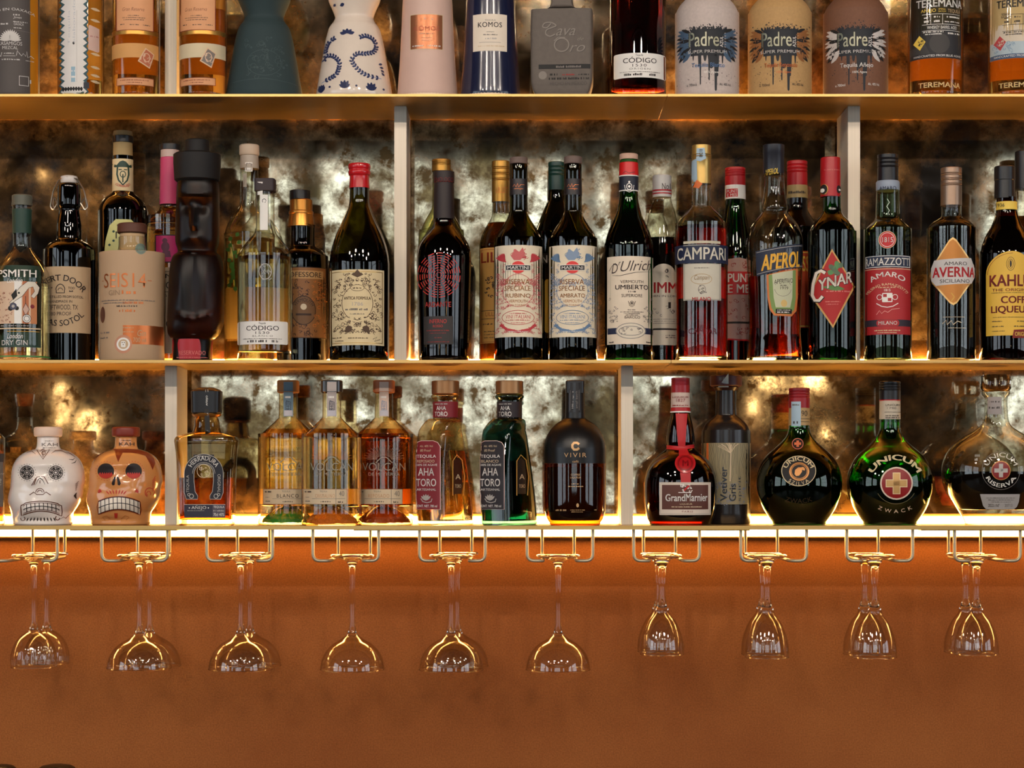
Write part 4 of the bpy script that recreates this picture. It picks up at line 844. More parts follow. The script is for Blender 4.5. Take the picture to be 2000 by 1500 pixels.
b = Bottle('aperitif_bottle', 'orange red aperitif bottle with slanted navy name label and clear waisted neck', 1513,
    [(338, 19), (370, 20.5), (395, 24.5), (408, 26.5), (414, 25), (422, 31), (436, 43), (450, 50), (470, 54.5), (500, 55), (560, 52.5), (640, 50.5), (670, 52), (706, 55)], MS, G_CLEAR, liq=(542, L_ORANGE, 2, 9))
b.cap([(283, 19), (284, 21), (300, 21), (301, 20.5), (340, 20.5)], paint((34, 34, 42), .35), 'neck_capsule', cxo=-2)
l = b.lab('cap_lettering', off=.5, step=3); l.txt('APEROL', 1494, 1520, 324, 335, YEL, .02, .2, slope=-.12); l.done()
l = b.lab(); l.poly([(1476, 489), (1568, 473), (1568, 519), (1478, 538)], paint((38, 44, 64))); l.line([(1478, 492), (1566, 477)], 1, LGREY); l.line([(1479, 534), (1567, 516)], 1, LGREY); l.txt('APEROL', 1487, 1561, 493, 524, paint((240, 180, 60)), .05, .15, slope=-.13, k=3); l.done()
l = b.lab('lower_label', off=.25); sh_ = [(1497, 536), (1558, 523), (1558, 580), (1555, 606), (1546, 617), (1512, 616), (1503, 604), (1499, 580)]
l.poly(sh_, paint((210, 120, 60))); l.poly([(1501, 537), (1554, 526), (1554, 580), (1551, 603), (1543, 613), (1514, 612), (1507, 601), (1503, 580)], paint((124, 150, 84)), 1); l.poly([(1508, 535), (1548, 527), (1547, 580), (1543, 600), (1515, 600), (1511, 580)], paint((196, 196, 164)), 2)
l.txt('APERITIVO', 1512, 1548, 544, 553, INK, 0, slope=-.1); l.fine(1524, 1536, 558, 2, INK); l.txt('1919', 1524, 1539, 559, 565, INK, 0); l.ring(1529, 562, 16, .7, GREY, 3, a0=10, a1=170); l.ring(1529, 562, 16, .7, GREY, 3, a0=200, a1=340); l.disc(1531, 592, 6, paint((214, 180, 110)), 3, ry=7); l.rect(1515, 603, 1546, 612, K, 3); l.fine(1518, 1543, 606, 1.5, WHITE, 2, k=4); l.fine(1518, 1543, 610.5, 2.4, WHITE, 3, k=4); l.done()

b = Bottle('liqueur_bottle', 'dark bottle with red cap and red diamond artichoke label by the upright', 1625,
    [(383, 17.5), (410, 18), (420, 22), (430, 31), (442, 40), (458, 46), (475, 47.5), (706, 47)], MS, G_GREEN, liq=(420, L_BLACK, 1.1))
b.cap([(308, 17), (309, 19), (314, 19.5), (385, 19.8)], CAPRED, 'neck_capsule', cxo=-3)
b.mk('added_green_core', [(386, 16), (410, 16.4), (417, 18), (419, 20)], refr((90, 210, 90), 1.36))  # short core added so the neck glass looks brighter
l = b.lab('cap_emblem', off=.4, step=3); l.fine(1610, 1640, 328, 2, paint((220, 120, 110)), 2); l.disc(1609, 365, 7, K, ry=9); l.ring(1609, 365, 8, 1, GOLD, 3, ry=10); l.disc(1607, 367, 4, WHITE, 3); l.disc(1638, 365, 4, K, 0, ry=8); l.disc(1639, 366, 2, WHITE, 3); l.done()
l = b.lab(); l.poly([(1625, 486), (1670, 558), (1627, 641), (1580, 571)], paint((206, 160, 90))); l.poly([(1625, 491), (1666, 558), (1627, 635), (1584, 571)], paint((176, 34, 32)), 1)
for i in range(9): l.leaf(1631+6*math.cos(i*2.1), 528+7*math.sin(i*1.7), 13, -PI/2+(i-4)*.38, paint((90, 140 if i % 2 else 110, 84)), 2, .4)
l.leaf(1606, 560, 44, .1, paint((90, 130, 70)), 2, .12)
l.line([(1613, 533), (1604, 527), (1594, 532), (1588, 552), (1586, 574), (1591, 586), (1600, 587), (1608, 578)], 8.5, K, 3); l.line([(1612, 533), (1604, 528), (1595, 532), (1589, 552), (1587, 574), (1592, 585), (1600, 586), (1607, 578)], 6, paint((234, 222, 206)), 4)
l.txt('YNAR', 1598, 1664, 536, 560, K, .07, slope=-.28, k=4); l.txt('YNAR', 1599, 1663, 537, 559, paint((234, 222, 206)), .03, slope=-.28, k=5); l.fine(1614, 1660, 570, 3, paint((220, 130, 120)), 3); l.fine(1612, 1642, 590, 2, paint((220, 130, 120)), 4); l.fine(1614, 1638, 595, 2, paint((220, 130, 120)), 5); l.done()

# ================================================================ middle shelf, right bay
b = Bottle('amaro_bottle', 'clear bottle with round red seal, navy band and large red label', 1734,
    [(370, 22, 1), (374, 22.5), (424, 24, 1), (430, 27), (438, 35), (446, 42), (456, 45.5), (470, 46.5), (706, 46)], MS, shell((206, 222, 190), (90, 110, 70)), liq=(473, L_BLACK, 1.4))
b.screw(302, 356, 20.5, CAPBLK); b.cap([(354, 22), (357, 23), (371, 23), (373, 22)], paint((150, 160, 176), .4), 'neck_band')
l = b.lab('neck_lettering', off=.4, step=3); l.txt('AMARO', 1718, 1750, 360, 367, NAVY, 0); l.line([(1733, 385), (1737, 392), (1732, 400), (1737, 408), (1733, 416)], 1.6, paint((190, 200, 180)), 0); l.done()
l = b.lab('round_seal'); l.disc(1733, 468, 17, RED, ry=17); l.ring(1733, 468, 13.5, .9, WHITE, 2); l.ring(1733, 468, 16.6, .9, IVORY, 2); l.txt('1815', 1723, 1744, 463, 473, WHITE, .01); l.done()
RZ = paint((176, 36, 38), .5); l = b.lab(); l.rect(1690, 523, 1778, 653, RZ); l.rect(1690, 498, 1778, 522, paint((44, 52, 74)), 0); l.frame(1691, 499, 1777, 521.5, 1.1, WHITE); l.txt('RAMAZZOTTI', 1692, 1776, 503, 518, WHITE, .02); l.line([(1690, 525), (1778, 525)], 1, IVORY)
l.arc('AMARO', 1733, 590, 50, 10, -38, 38, WHITE, .02); l.arc('FELSINO RAMAZZOTTI', 1733, 588, 41, 6, -62, 60, IVORY, 0, ry=.75); l.fine(1716, 1749, 562, 2, IVORY, 1); l.txt('1815', 1727, 1739, 564, 569, WHITE, -.01)
l.rect(1723, 572, 1743, 590, WHITE, 3, r=2); l.rect(1725, 574, 1732, 580, RZ, 4); l.rect(1734, 582, 1741, 588, RZ, 4); l.ring(1718, 580, 5, 1, WHITE); l.ring(1748, 580, 5, 1, WHITE); l.line([(1712, 592), (1722, 598), (1733, 600), (1744, 598), (1754, 592)], 1.6, WHITE)
l.line([(1712, 614), (1718, 606), (1722, 612), (1728, 607), (1734, 610), (1742, 604), (1757, 602)], 1, paint((230, 160, 150))); l.rect(1690, 624, 1778, 637, paint((50, 40, 50)), 1); l.rect(1712, 624.5, 1756, 636.5, RZ, 2, r=5); l.txt('MILANO', 1716, 1752, 627, 634, WHITE, .01, k=4); l.fine(1708, 1758, 646, 2, IVORY, 5); l.fine(1714, 1752, 650, 1.4, IVORY, 6); l.done()

b = Bottle('amaro_bottle', 'black bottle with brushed silver cap and gold diamond label with white band', 1858,
    [(400, 19.5), (422, 20), (428, 26), (434, 36), (441, 43), (450, 46.5), (470, 47), (706, 46.5)], MS, G_CLEAR, liq=(442, L_BLACK, 1.4))
b.screw(328, 402, 20.5, paint((150, 124, 104), .35, .7)); b.back(500, 640, CREAM)
l = b.lab(); AG = paint((184, 120, 54), .35, .4); dm = [(1861, 463), (1868, 468), (1902, 516), (1904, 534), (1899, 548), (1869, 592), (1862, 596), (1855, 592), (1821, 552), (1816, 536), (1820, 520), (1854, 468)]
l.poly(dm, paint((220, 176, 110), .3, .6)); l.poly([(1861+(x-1861)*.93, 530+(y-530)*.94) for x, y in dm], AG, 1); l.poly([(1825, 507), (1896, 503), (1903, 522), (1903, 540), (1897, 553), (1828, 557), (1819, 546), (1819, 522)], paint((206, 200, 196)), 2)
l.txt('AMARO', 1844, 1888, 511, 518, INK, .0, k=4); l.txt('AVERNA', 1822, 1902, 521, 541, paint((190, 30, 36)), .04, k=4); l.txt('SICILIANO', 1836, 1893, 545, 552, INK, .0, k=4); l.line([(1858, 572), (1864, 580), (1858, 588)], 2, GOLD); l.done()
l = b.lab('signature', off=.3); l.line([(1841, 632), (1848, 625), (1850, 634), (1858, 626), (1862, 634), (1870, 627), (1878, 630)], 1.4, BEIGE); l.line([(1842, 619), (1884, 619)], .7, BEIGE); l.fine(1852, 1886, 641, 1.4, BEIGE); l.done()

b = Bottle('liqueur_bottle', 'clear bottle with black capsule cut by the right edge of the picture, middle shelf', 2001,
    [(366, 17), (410, 17.5), (425, 24), (445, 34), (470, 39), (706, 39)], MS, G_CLEAR, Yc=.148, liq=(424, L_BROWN)); b.cap([(295, 15), (297, 18.5), (370, 19)], CAPBLK, 'neck_capsule')
b = Bottle('coffee_liqueur_bottle', 'brown bottle with black cap and arched yellow label at right end of middle shelf', 1966,
    [(386, 19.5), (402, 20), (420, 21.5), (440, 29), (456, 38), (472, 45), (490, 50), (515, 52.5), (706, 52)], MS, G_BROWN, liq=(424, L_COLA, 1.3))
b.cap([(325, 18), (327, 20), (352, 20), (353, 19.2), (388, 19.8)], CAPBLK, cxo=-4); b.band(388, 404, YEL, 'neck_band')
l = b.lab('neck_lettering', step=3); l.txt('1936', 1946, 1962, 392, 399, INK, 0); l.done()
l = b.lab('arched_label'); ar = [(1926, 655)]+[(1926+52*(1-math.cos(t)), 534-44*math.sin(t)) for t in [PI/2*i/9 for i in range(10)]]+[(1978+40*math.sin(t), 534-44*math.cos(t)) for t in [PI/2*i/9 for i in range(1, 10)]]+[(2018, 655)]
KY = paint((232, 184, 66), .5); KR = paint((128, 30, 20)); l.poly(ar, KY); l.line([(1929, 535)]+[(1929+49*(1-math.cos(t)), 535-41*math.sin(t)) for t in [PI/2*i/9 for i in range(1, 10)]], .8, KR)
l.ring(1974, 515, 8, .8, INK, 2, ry=13); l.ring(1974, 515, 5, .8, INK, 2, ry=9); l.disc(1974, 515, 2, INK, 2, ry=7); l.txt('KAHLÚA', 1933, 2019, 530, 559, KR, .04); l.txt('THE ORIGINAL', 1938, 2012, 563, 568.5, KR, .01); l.fine(1937, 2000, 572, 1.3, INK)
l.txt('COFFEE', 1955, 2014, 578, 592, KR, .04); l.txt('LIQUEUR', 1936, 2010, 597, 613, KR, .04); l.fine(1940, 2004, 620, 1.3, INK, 2); l.fine(1938, 1958, 628, 2, INK, 3); l.fine(1986, 2004, 628, 2, INK, 4); l.fine(1938, 1962, 638, 2, INK, 5); l.fine(1980, 2004, 638, 2, INK, 6); l.fine(1938, 1964, 647, 1.4, INK, 7)
l.poly([(1980, 644), (2012, 642), (2012, 660), (1977, 660)], KR, 3); l.txt('ORIGINAL', 1982, 2010, 648, 656, YEL, 0, k=5); l.done()

# ================================================================ bottom shelf, left bay
b = Bottle('tequila_bottle', 'clear bottle with grey label, cut by the left edge on the lowest shelf', -38,
    [(803, 15), (822, 16), (834, 20), (841, 30), (847, 39), (856, 45), (870, 46.5), (1027, 46)], BS, G_CLEAR, liq=(868, L_BROWN, 2, 8), Yc=.06)
b.cap([(753, 17), (755, 20), (774, 18), (781, 16)], paint((104, 50, 24), .12, coat=.8), 'stopper'); b.cap([(781, 15.5), (804, 16.5)], CAPBLK, 'neck_capsule')
l = b.lab(); l.rect(-70, 888, 6, 990, GREY); l.rect(-70, 886, 7, 902, DGREY, 1); l.orn(-60, 905, 4, 985, 40, LGREY, 3, 1); l.done(); b.back(880, 1000, TAN)

def skull(cx, label, shellm, capm, decal):
    Yc = .074
    def dsp(v, t):
        s = (D+Yc)/F; y = VY-(v.z-EZ)/s; x = (v.x-X(cx, Yc))/s; f = max(0, -math.sin(t)); q = 0; ex = 27; mx = -10
        g = lambda a, b_, c, d: math.exp(-((x-a)/c)**2-((y-b_)/d)**2)
        q += 4*g(mx, 908, 50, 7)                                    # brow
        q -= 6*(g(mx-ex, 925, 14, 12)+g(mx+ex, 925, 14, 12))        # sockets
        q += 5*g(mx, 938, 9, 12)                                    # nose
        q += 5*(g(mx-44, 962, 16, 16)+g(mx+46, 962, 16, 14))        # cheek bones
        q += 11*g(mx, 995, 40, 16)                                  # muzzle
        q -= 3*g(mx, 1014, 40, 4); v.y -= q*f*s; return v
    b = Bottle('skull_bottle', label, cx, [(876, 20), (879, 32), (884, 45), (893, 57), (905, 65), (920, 69.5), (940, 71), (953, 70), (966, 71), (978, 70), (990, 65), (1000, 60), (1012, 58), (1027, 56)], BS, shellm, Yc=Yc, ratio=.94, disp=dsp,
        dxs=[(880, 3), (940, 3), (970, -2), (1000, -8), (1027, -7)], bodyname='skull_body', seg=96, n=2.001)
    b.cap([(848, 23), (856, 21), (872, 22), (880, 27)], shellm, 'neck', smooth=True, cxo=3); b.cap([(834, 24), (837, 27), (850, 27), (853, 25)], capm, 'stopper', cxo=3, smooth=True)
    b.rpx = 70; l = b.lab('painted_design', off=.3, step=4, ystep=4); l.c = False; decal(l, cx); l.done()
def dw(l, c):
    BR = paint((98, 52, 28)); IK = paint((40, 32, 30)); o = c-91
    l.txt('KAH', 82+o, 112+o, 864, 871, GREY, 0); l.fine(88+o, 104+o, 861, 1.6, GREY); l.fine(84+o, 110+o, 875, 1.4, GREY, 2)
    l.line([(72+o, 879), (84+o, 897), (97+o, 878), (88+o, 881), (84+o, 877), (79+o, 881), (72+o, 879)], 1.4, BR); l.ring(85+o, 885, 3.4, 1, BR); l.line([(84+o, 880), (84+o, 893)], 1, BR)
    l.line([(100+o, 886), (108+o, 880), (120+o, 880), (133+o, 887)], 1.6, BR, taper=True); l.line([(70+o, 887), (62+o, 881), (52+o, 884)], 1.6, BR, taper=True); l.line([(128+o, 882), (138+o, 886), (147+o, 893)], 1.2, BR, taper=True); l.line([(134+o, 897), (142+o, 898), (146+o, 894)], 1.6, IK, taper=True); l.line([(139+o, 905), (146+o, 903), (149+o, 898)], 1.8, IK, taper=True)
    for ex in (53, 109):
        ex += o
        for r in (3, 6.4, 9.8, 13): l.ring(ex, 923, r, 1.5, IK, 2)
        for i in range(12): a = i*PI/6+.2; l.line([(ex+4*math.cos(a), 923+4*math.sin(a)), (ex+13*math.cos(a), 923+13*math.sin(a))], 1.2, IK)
        for i in range(6): l.leaf(ex+6*math.cos(i*PI/3), 923+6*math.sin(i*PI/3), 6, i*PI/3, IK, 2, .3)
        for i in range(20): a = i*PI/10; l.disc(ex+17*math.cos(a), 923+16.5*math.sin(a), .75, IK, 2, n=6)
    for p in ([(62, 948), (70, 934)], [(66, 947), (72, 932), (78, 931)], [(94, 945), (86, 931), (80, 931)], [(78, 938), (78, 944)]): l.line([(x+o, y) for x, y in p], 1.5, BR)
    l.line([(69+o, 947), (75+o, 936), (78+o, 934), (83+o, 937), (88+o, 946)], 2.2, IK, taper=True); l.ring(78+o, 962, 8, 1.4, BR, 2, a0=180, a1=360); l.ring(78+o, 962, 4.5, 1.3, BR, 2, a0=180, a1=360); l.line([(58+o, 967), (66+o, 961), (72+o, 966), (84+o, 966), (90+o, 961), (99+o, 967)], 1.5, BR)
    up = lambda x: 979+abs(x-80-o)**2*.004+(2 if abs(x-80-o) > 34 else 0); lo = lambda x: 1000+abs(x-80-o)**2*.0065-2
    xs_ = [42+o+i*3.9 for i in range(21)]; l.line([(x, up(x)) for x in xs_]+[(121+o, 1000)]+[(x, lo(x)) for x in xs_[::-1]]+[(41+o, 990), (xs_[0], up(xs_[0]))], 1.6, BR); l.line([(x, (up(x)+lo(x))/2) for x in xs_[1:-1]], 1.5, IK)
    l.line([(x, up(x)+3) for x in xs_[1:-1]], 1, BR); l.line([(x, lo(x)-3) for x in xs_[1:-1]], 1, BR)
    for i in range(1, 9): x = 44+o+i*8.1; l.line([(x, up(x)+3), (x+.5, lo(x)-3)], 1.4, IK)
    for i in range(9): x = 52+o+i*7; l.leaf(x, 1019, 9, -PI/2+(4-i)*.1, IK, 2, .14)
    l.ring(45+o, 1013, 4, 1.4, BR, 2, a0=-60, a1=200); l.ring(112+o, 1012, 4, 1.6, BR, 2, a0=0, a1=240); l.line([(114+o, 1016), (124+o, 1010), (128+o, 1013), (133+o, 1008), (143+o, 1000)], 1.5, BR, taper=True)
    for i in range(6): l.leaf(150+o, 962+i*2.6, 7, PI-.8+i*.32, IK, 2, .14)
    for i in range(5): l.line([(153+o-i, 940+i*4), (147+o, 946+i*3)], 1, BR)
def do(l, c):
    BR = paint((134, 52, 30), .35); IK = paint((36, 24, 24)); RD = paint((190, 50, 36)); WH = paint((232, 218, 200), .3); o = c-243
    l.txt('KAH', 233+o, 262+o, 863, 870, INK, 0); l.fine(238+o, 256+o, 860, 1.6, INK)
    l.poly([(180+o, 893), (190+o, 884), (204+o, 879), (218+o, 877), (224+o, 878), (226+o, 889), (231+o, 903), (236+o, 891), (240+o, 884), (256+o, 884), (270+o, 886), (284+o, 890), (293+o, 906), (298+o, 918), (303+o, 904), (300+o, 893), (288+o, 883), (270+o, 878), (250+o, 876), (224+o, 876), (204+o, 877), (188+o, 883)][::-1], BR)
    l.line([(178+o, 898), (190+o, 887), (206+o, 881)], 2.4, BR, taper=True)
    for ex in (207, 261):
        ex += o; l.disc(ex, 920, 16, IK, 1, ry=15); l.poly([(ex-14, 927)]+[(ex-13+26*i/12, 927-5*(i % 2)) for i in range(13)]+[(ex+14, 927), (ex+9, 933), (ex, 935), (ex-9, 933)], RD, 2)
        for i in range(5): l.leaf(ex-11+i*5.4, 933-abs(i-2), 8, -PI/2, RD, 3, .3)
        for i in range(22): a = i*2*PI/22; l.disc(ex+19.5*math.cos(a), 920+18.5*math.sin(a), .8, RD, 2, n=6)
    for sg in (-1, 1): l.poly([(227+o+sg*1, 932), (227+o+sg*4, 931), (227+o+sg*9, 944), (227+o+sg*7, 948), (227+o+sg*3, 947)], IK, 1)
    up = lambda x: 971+abs(x-232-o)**2*.006; lo = lambda x: 994+abs(x-232-o)**2*.0065
    xs_ = [193+o+i*4 for i in range(21)]; l.poly([(x, up(x)) for x in xs_]+[(x, lo(x)) for x in xs_[::-1]], WH, 1); l.line([(x, up(x)-1.5) for x in xs_]+[(276+o, 996)]+[(x, lo(x)+1.5) for x in xs_[::-1]]+[(190+o, 990), (193+o, up(193+o)-1.5)], 1.4, BR); l.line([(x, (up(x)+lo(x))/2) for x in xs_], 1.5, IK); l.line([(x, up(x)) for x in xs_]+[(x, lo(x)) for x in xs_[::-1]], 1.1, IK)
    for i in range(10): x = 197+o+i*8; l.line([(x, up(x)), (x+.5, lo(x))], 1.4, IK)
    for i in range(7): l.leaf(214+o+i*4.4, 966, 10, -PI/2+(i-3)*.25, RD, 2, .12)
    for sg in (-1, 1):
        for i in range(4): l.leaf(231+o+sg*32, 962-i, 9, (-1+.5*i) if sg > 0 else PI+1-.5*i, RD, 2, .12)
        l.line([(226+o+sg*10, 1014), (226+o+sg*18, 1007), (226+o+sg*26, 1010), (226+o+sg*20, 1016)], 1.2, paint((190, 110, 50)))
    l.poly([(223+o, 1002), (230+o, 1002), (229+o, 1012), (224+o, 1012)], RD, 1); l.ring(292+o, 962, 9, 1.4, RD, 2, a0=120, a1=400); l.ring(290+o, 964, 4, 1.2, RD, 2, a0=120, a1=400)
    for i in range(6): l.line([(303+o, 930+i*4), (297+o, 940+i*4)], 1, RD)
skull(91, 'white painted skull bottle with black cobweb eyes and white stopper', paint((240, 228, 218), .18, coat=.5), paint((232, 200, 178), .4), dw)
skull(243, 'orange painted skull bottle with red flame eyes and brown stopper', paint((216, 144, 84), .18, coat=.6), paint((128, 44, 26), .4), do)

# ================================================================ bottom shelf, centre bay
b = Bottle('tequila_bottle', 'square shouldered amber bottle with black horseshoe label and tall black stopper', 404,
    [(844, 26), (849, 45, 1), (853, 56), (860, 60), (870, 59), (900, 56), (960, 54), (1010, 53), (1027, 51)], BS, G_GOLD, n=7, ratio=.62, liq=(933, L_BROWN, 3, 12))
b.cap([(757, 14), (761, 24), (765, 29), (806, 28), (808, 26)], CAPBLK, n=5, ratio=.9); b.cap([(807, 25), (810, 29), (814, 25)], paint((190, 130, 60), .2, .6), 'neck_ring'); b.cap([(813, 20), (822, 24), (838, 26), (848, 30)], shell((220, 190, 140), (140, 96, 40)), 'glass_neck', smooth=True)
l = b.lab('tamper_strip', step=0); l.poly([(399, 759), (407, 758), (408, 800), (411, 846), (401, 848), (399, 800)], K); l.vtxt('AÑEJO', 401.5, 406.5, 772, 792, WHITE, 0); l.fine(401, 407, 765, 4, LGREY); l.vtxt('AÑEJO TEQUILA', 403, 408, 806, 842, LGREY, 0); l.done()
HK = paint((34, 32, 40), .35); l = b.lab('horseshoe_label', step=5, ystep=9); hx, hy = 398, 925
outer = [(hx-38+4, 975), (hx-38, 962)]+[(hx+38*math.cos(t), hy-38*math.sin(t)) for t in [PI-PI*i/20 for i in range(21)]]+[(hx+38, 962), (hx+33, 975), (hx+12, 975), (hx+12, 968), (hx+17, 960), (hx+19, 940)]+[(hx+19*math.cos(t), hy-19*math.sin(t)) for t in [PI*i/14 for i in range(15)]]+[(hx-19, 940), (hx-17, 960), (hx-12, 968), (hx-12, 975)]
l.poly(outer, HK); l.line(outer+[outer[0]], 1, LGREY); l.arc('HERRADURA', hx, hy, 26, 9, -62, 62, WHITE, .02); l.ring(hx, hy, 22, .8, LGREY, 3, a0=180, a1=360); l.arc('HACIENDA SAN JOSE', hx, hy, 20.3, 2, -80, 80, LGREY, 0)
l.vtxt('TEQUILA', hx-34, hx-28, 928, 962, LGREY, 0); l.vtxt('ORIGINAL', hx+27, hx+33, 926, 962, LGREY, 0, down=True)
for sg in (-1, 1): l.ring(hx+sg*24, 969, 4, 1.4, LGREY); l.ring(hx+sg*29, 966, 2.5, 1.2, LGREY)
l.rect(hx-20, 888, hx+20, 893, HK, 0); l.fine(hx-17, hx+17, 892, 2.4, LGREY, 3); l.ring(hx, 920, 13, 1, BEIGE, 1); l.orn(hx-9, 912, hx+9, 930, 12, BEIGE, 4, .9, rs=(1.5, 3)); l.done()
l = b.lab('front_label', step=5, ystep=9); l.rect(360, 985, 440, 1011, paint((50, 44, 58), .35)); l.line([(360, 985.5), (440, 985.5)], 1, LGREY); l.txt('AÑEJO', 374, 403, 987, 996, WHITE, .02); l.disc(370, 992, 1.2, WHITE, 2); l.disc(407, 992, 1.2, WHITE, 2); l.rect(415, 985, 440, 1011, paint((80, 72, 84)), 1); l.txt('TEQUILA', 417, 438, 988, 993, WHITE, 0); l.fine(417, 438, 999, 3, LGREY); l.txt('70cl', 417, 426, 1002, 1008, WHITE, 0); l.txt('40%', 428, 438, 1002, 1008, WHITE, 0); l.fine(366, 400, 998, 1.2, LGREY); l.done()

def volcan(cx, label, liqc, glass, mound, stamp, ink, word, capc, lx0, lx1, r=59, Yc=None, sun=None, lvl=838):
    b = Bottle('tequila_bottle', label, cx, [(767, 18), (812, 18.5), (818, 21), (828, 31), (840, 44), (850, 55), (854, 58.5, 1), (862, r), (1027, r)], BS, glass, Yc=Yc, liq=(lvl, liqc, 2.4, 37))
    b.cap([(743, 19), (745, 21), (766, 21), (768, 18)], capc, n=3.5, ratio=1)
    l = b.lab('tax_strip', off=.5, step=3, ystep=4); l.rect(cx-9, 744, cx+9, 812, stamp); l.fine(cx-6, cx+5, 776, 4, WHITE, 1); l.vtxt('4407', cx-4, cx+3, 780, 800, ink, 0); l.frame(cx-5, 783, cx+5, 800, 1, ink); l.rect(cx-8, 800, cx+8, 811, paint((196, 190, 196)), 1); l.done()
    SU = sun or paint((170, 156, 110), .3); l = b.lab('engraved_lettering', off=.25)
    for i in range(33):
        a = PI*i/32; l.line([(cx+14*math.cos(a), 897-7*math.sin(a)), (cx+(40 if i % 2 else 33)*math.cos(a), 897-(28 if i % 2 else 22)*math.sin(a))], 1, SU, 0, taper=True)
    E = paint((150, 140, 124), .25); l.line([(cx-16, 904), (cx-8, 896), (cx-4, 893), (cx+4, 893), (cx+8, 896), (cx+16, 904)], 1.6, E, 1)
    l.txt('VOLCAN', cx-41, cx+41, 904, 919, E, -.02); l.txt('DE MI TIERRA', cx-30, cx+30, 923, 929, E, -.01); l.done()
    l = b.lab(); l.rect(lx0, 955, lx1, 985, BEIGE); l.frame(lx0, 955, lx1, 985, .8, paint((150, 110, 80))); l.fine(lx0+4, lx0+16, 962, 3, INK, 1); l.fine(lx0+5, lx0+14, 972, 1.5, GREY, 2); l.fine(lx0+5, lx0+14, 980, 2, GREY, 3)
    w_ = lx1-lx0; l.txt('TEQUILA', lx0+.38*w_, lx0+.55*w_, 958, 962, GREY, -.01); l.txt(word, lx0+.28*w_, lx0+.72*w_, 965, 972, INK if word == 'BLANCO' else paint((190, 140, 100)), 0, spacing=1.2); l.line([(lx0+18, 974), (lx1-4, 974)], .7, GREY); l.line([(lx1-22, 956), (lx1-22, 985)], .7, GREY); l.fine(lx0+.4*w_, lx0+.62*w_, 981, 2.4, INK, 4); l.txt('40', lx1-16, lx1-6, 959, 969, GREY, -.02); l.fine(lx1-18, lx1-8, 982, 3, INK, 5); l.done()
    bm = bmesh.new(); s = b.sc; rr = random.Random(cx); x0 = X(cx, b.Yc); zb = b.bz+.003
    loft(bm, [(zb+H*s, q*s, q*s, 0) for H, q in ((33, 4), (31, 14), (26, 26), (17, 38), (7, 49), (0, 52))], x0, b.Yc, seg=40, disp=lambda v, t: v+Vector((rr.uniform(-1, 1), rr.uniform(-1, 1), rr.uniform(-1, 1)))*.0007)
    link('raised_base', bm, mound, b.root, smooth=False); b.back(955, 985, BEIGE)
volcan(563, 'pale gold tequila bottle with bright green raised base, behind its orange neighbour', L_GOLD, G_GOLD, paint((40, 140, 60), .12, 0, .5, 400, coat=.7), paint((110, 134, 150)), paint((60, 70, 84)), 'BLANCO', paint((186, 120, 60), .5), 514, 610, Yc=.116)
volcan(648, 'gold tequila bottle with orange sunburst print and amber raised base', L_GOLD, G_GOLD, paint((200, 110, 44), .12, 0, .5, 400, coat=.7), paint((180, 166, 160)), paint((60, 70, 84)), 'CRISTALINO', paint((40, 34, 32), .25, coat=.6), 592, 678, Yc=None, sun=paint((226, 120, 50), .4))
volcan(750, 'dark amber tequila bottle with copper stopper and rust raised base', L_BROWN, G_GOLD, paint((150, 60, 24), .12, 0, .5, 400, coat=.7), paint((214, 186, 168)), paint((140, 150, 170)), 'REPOSADO', paint((190, 110, 66), .5), 694, 786, r=57, Yc=.102, sun=paint((190, 160, 130), .4))

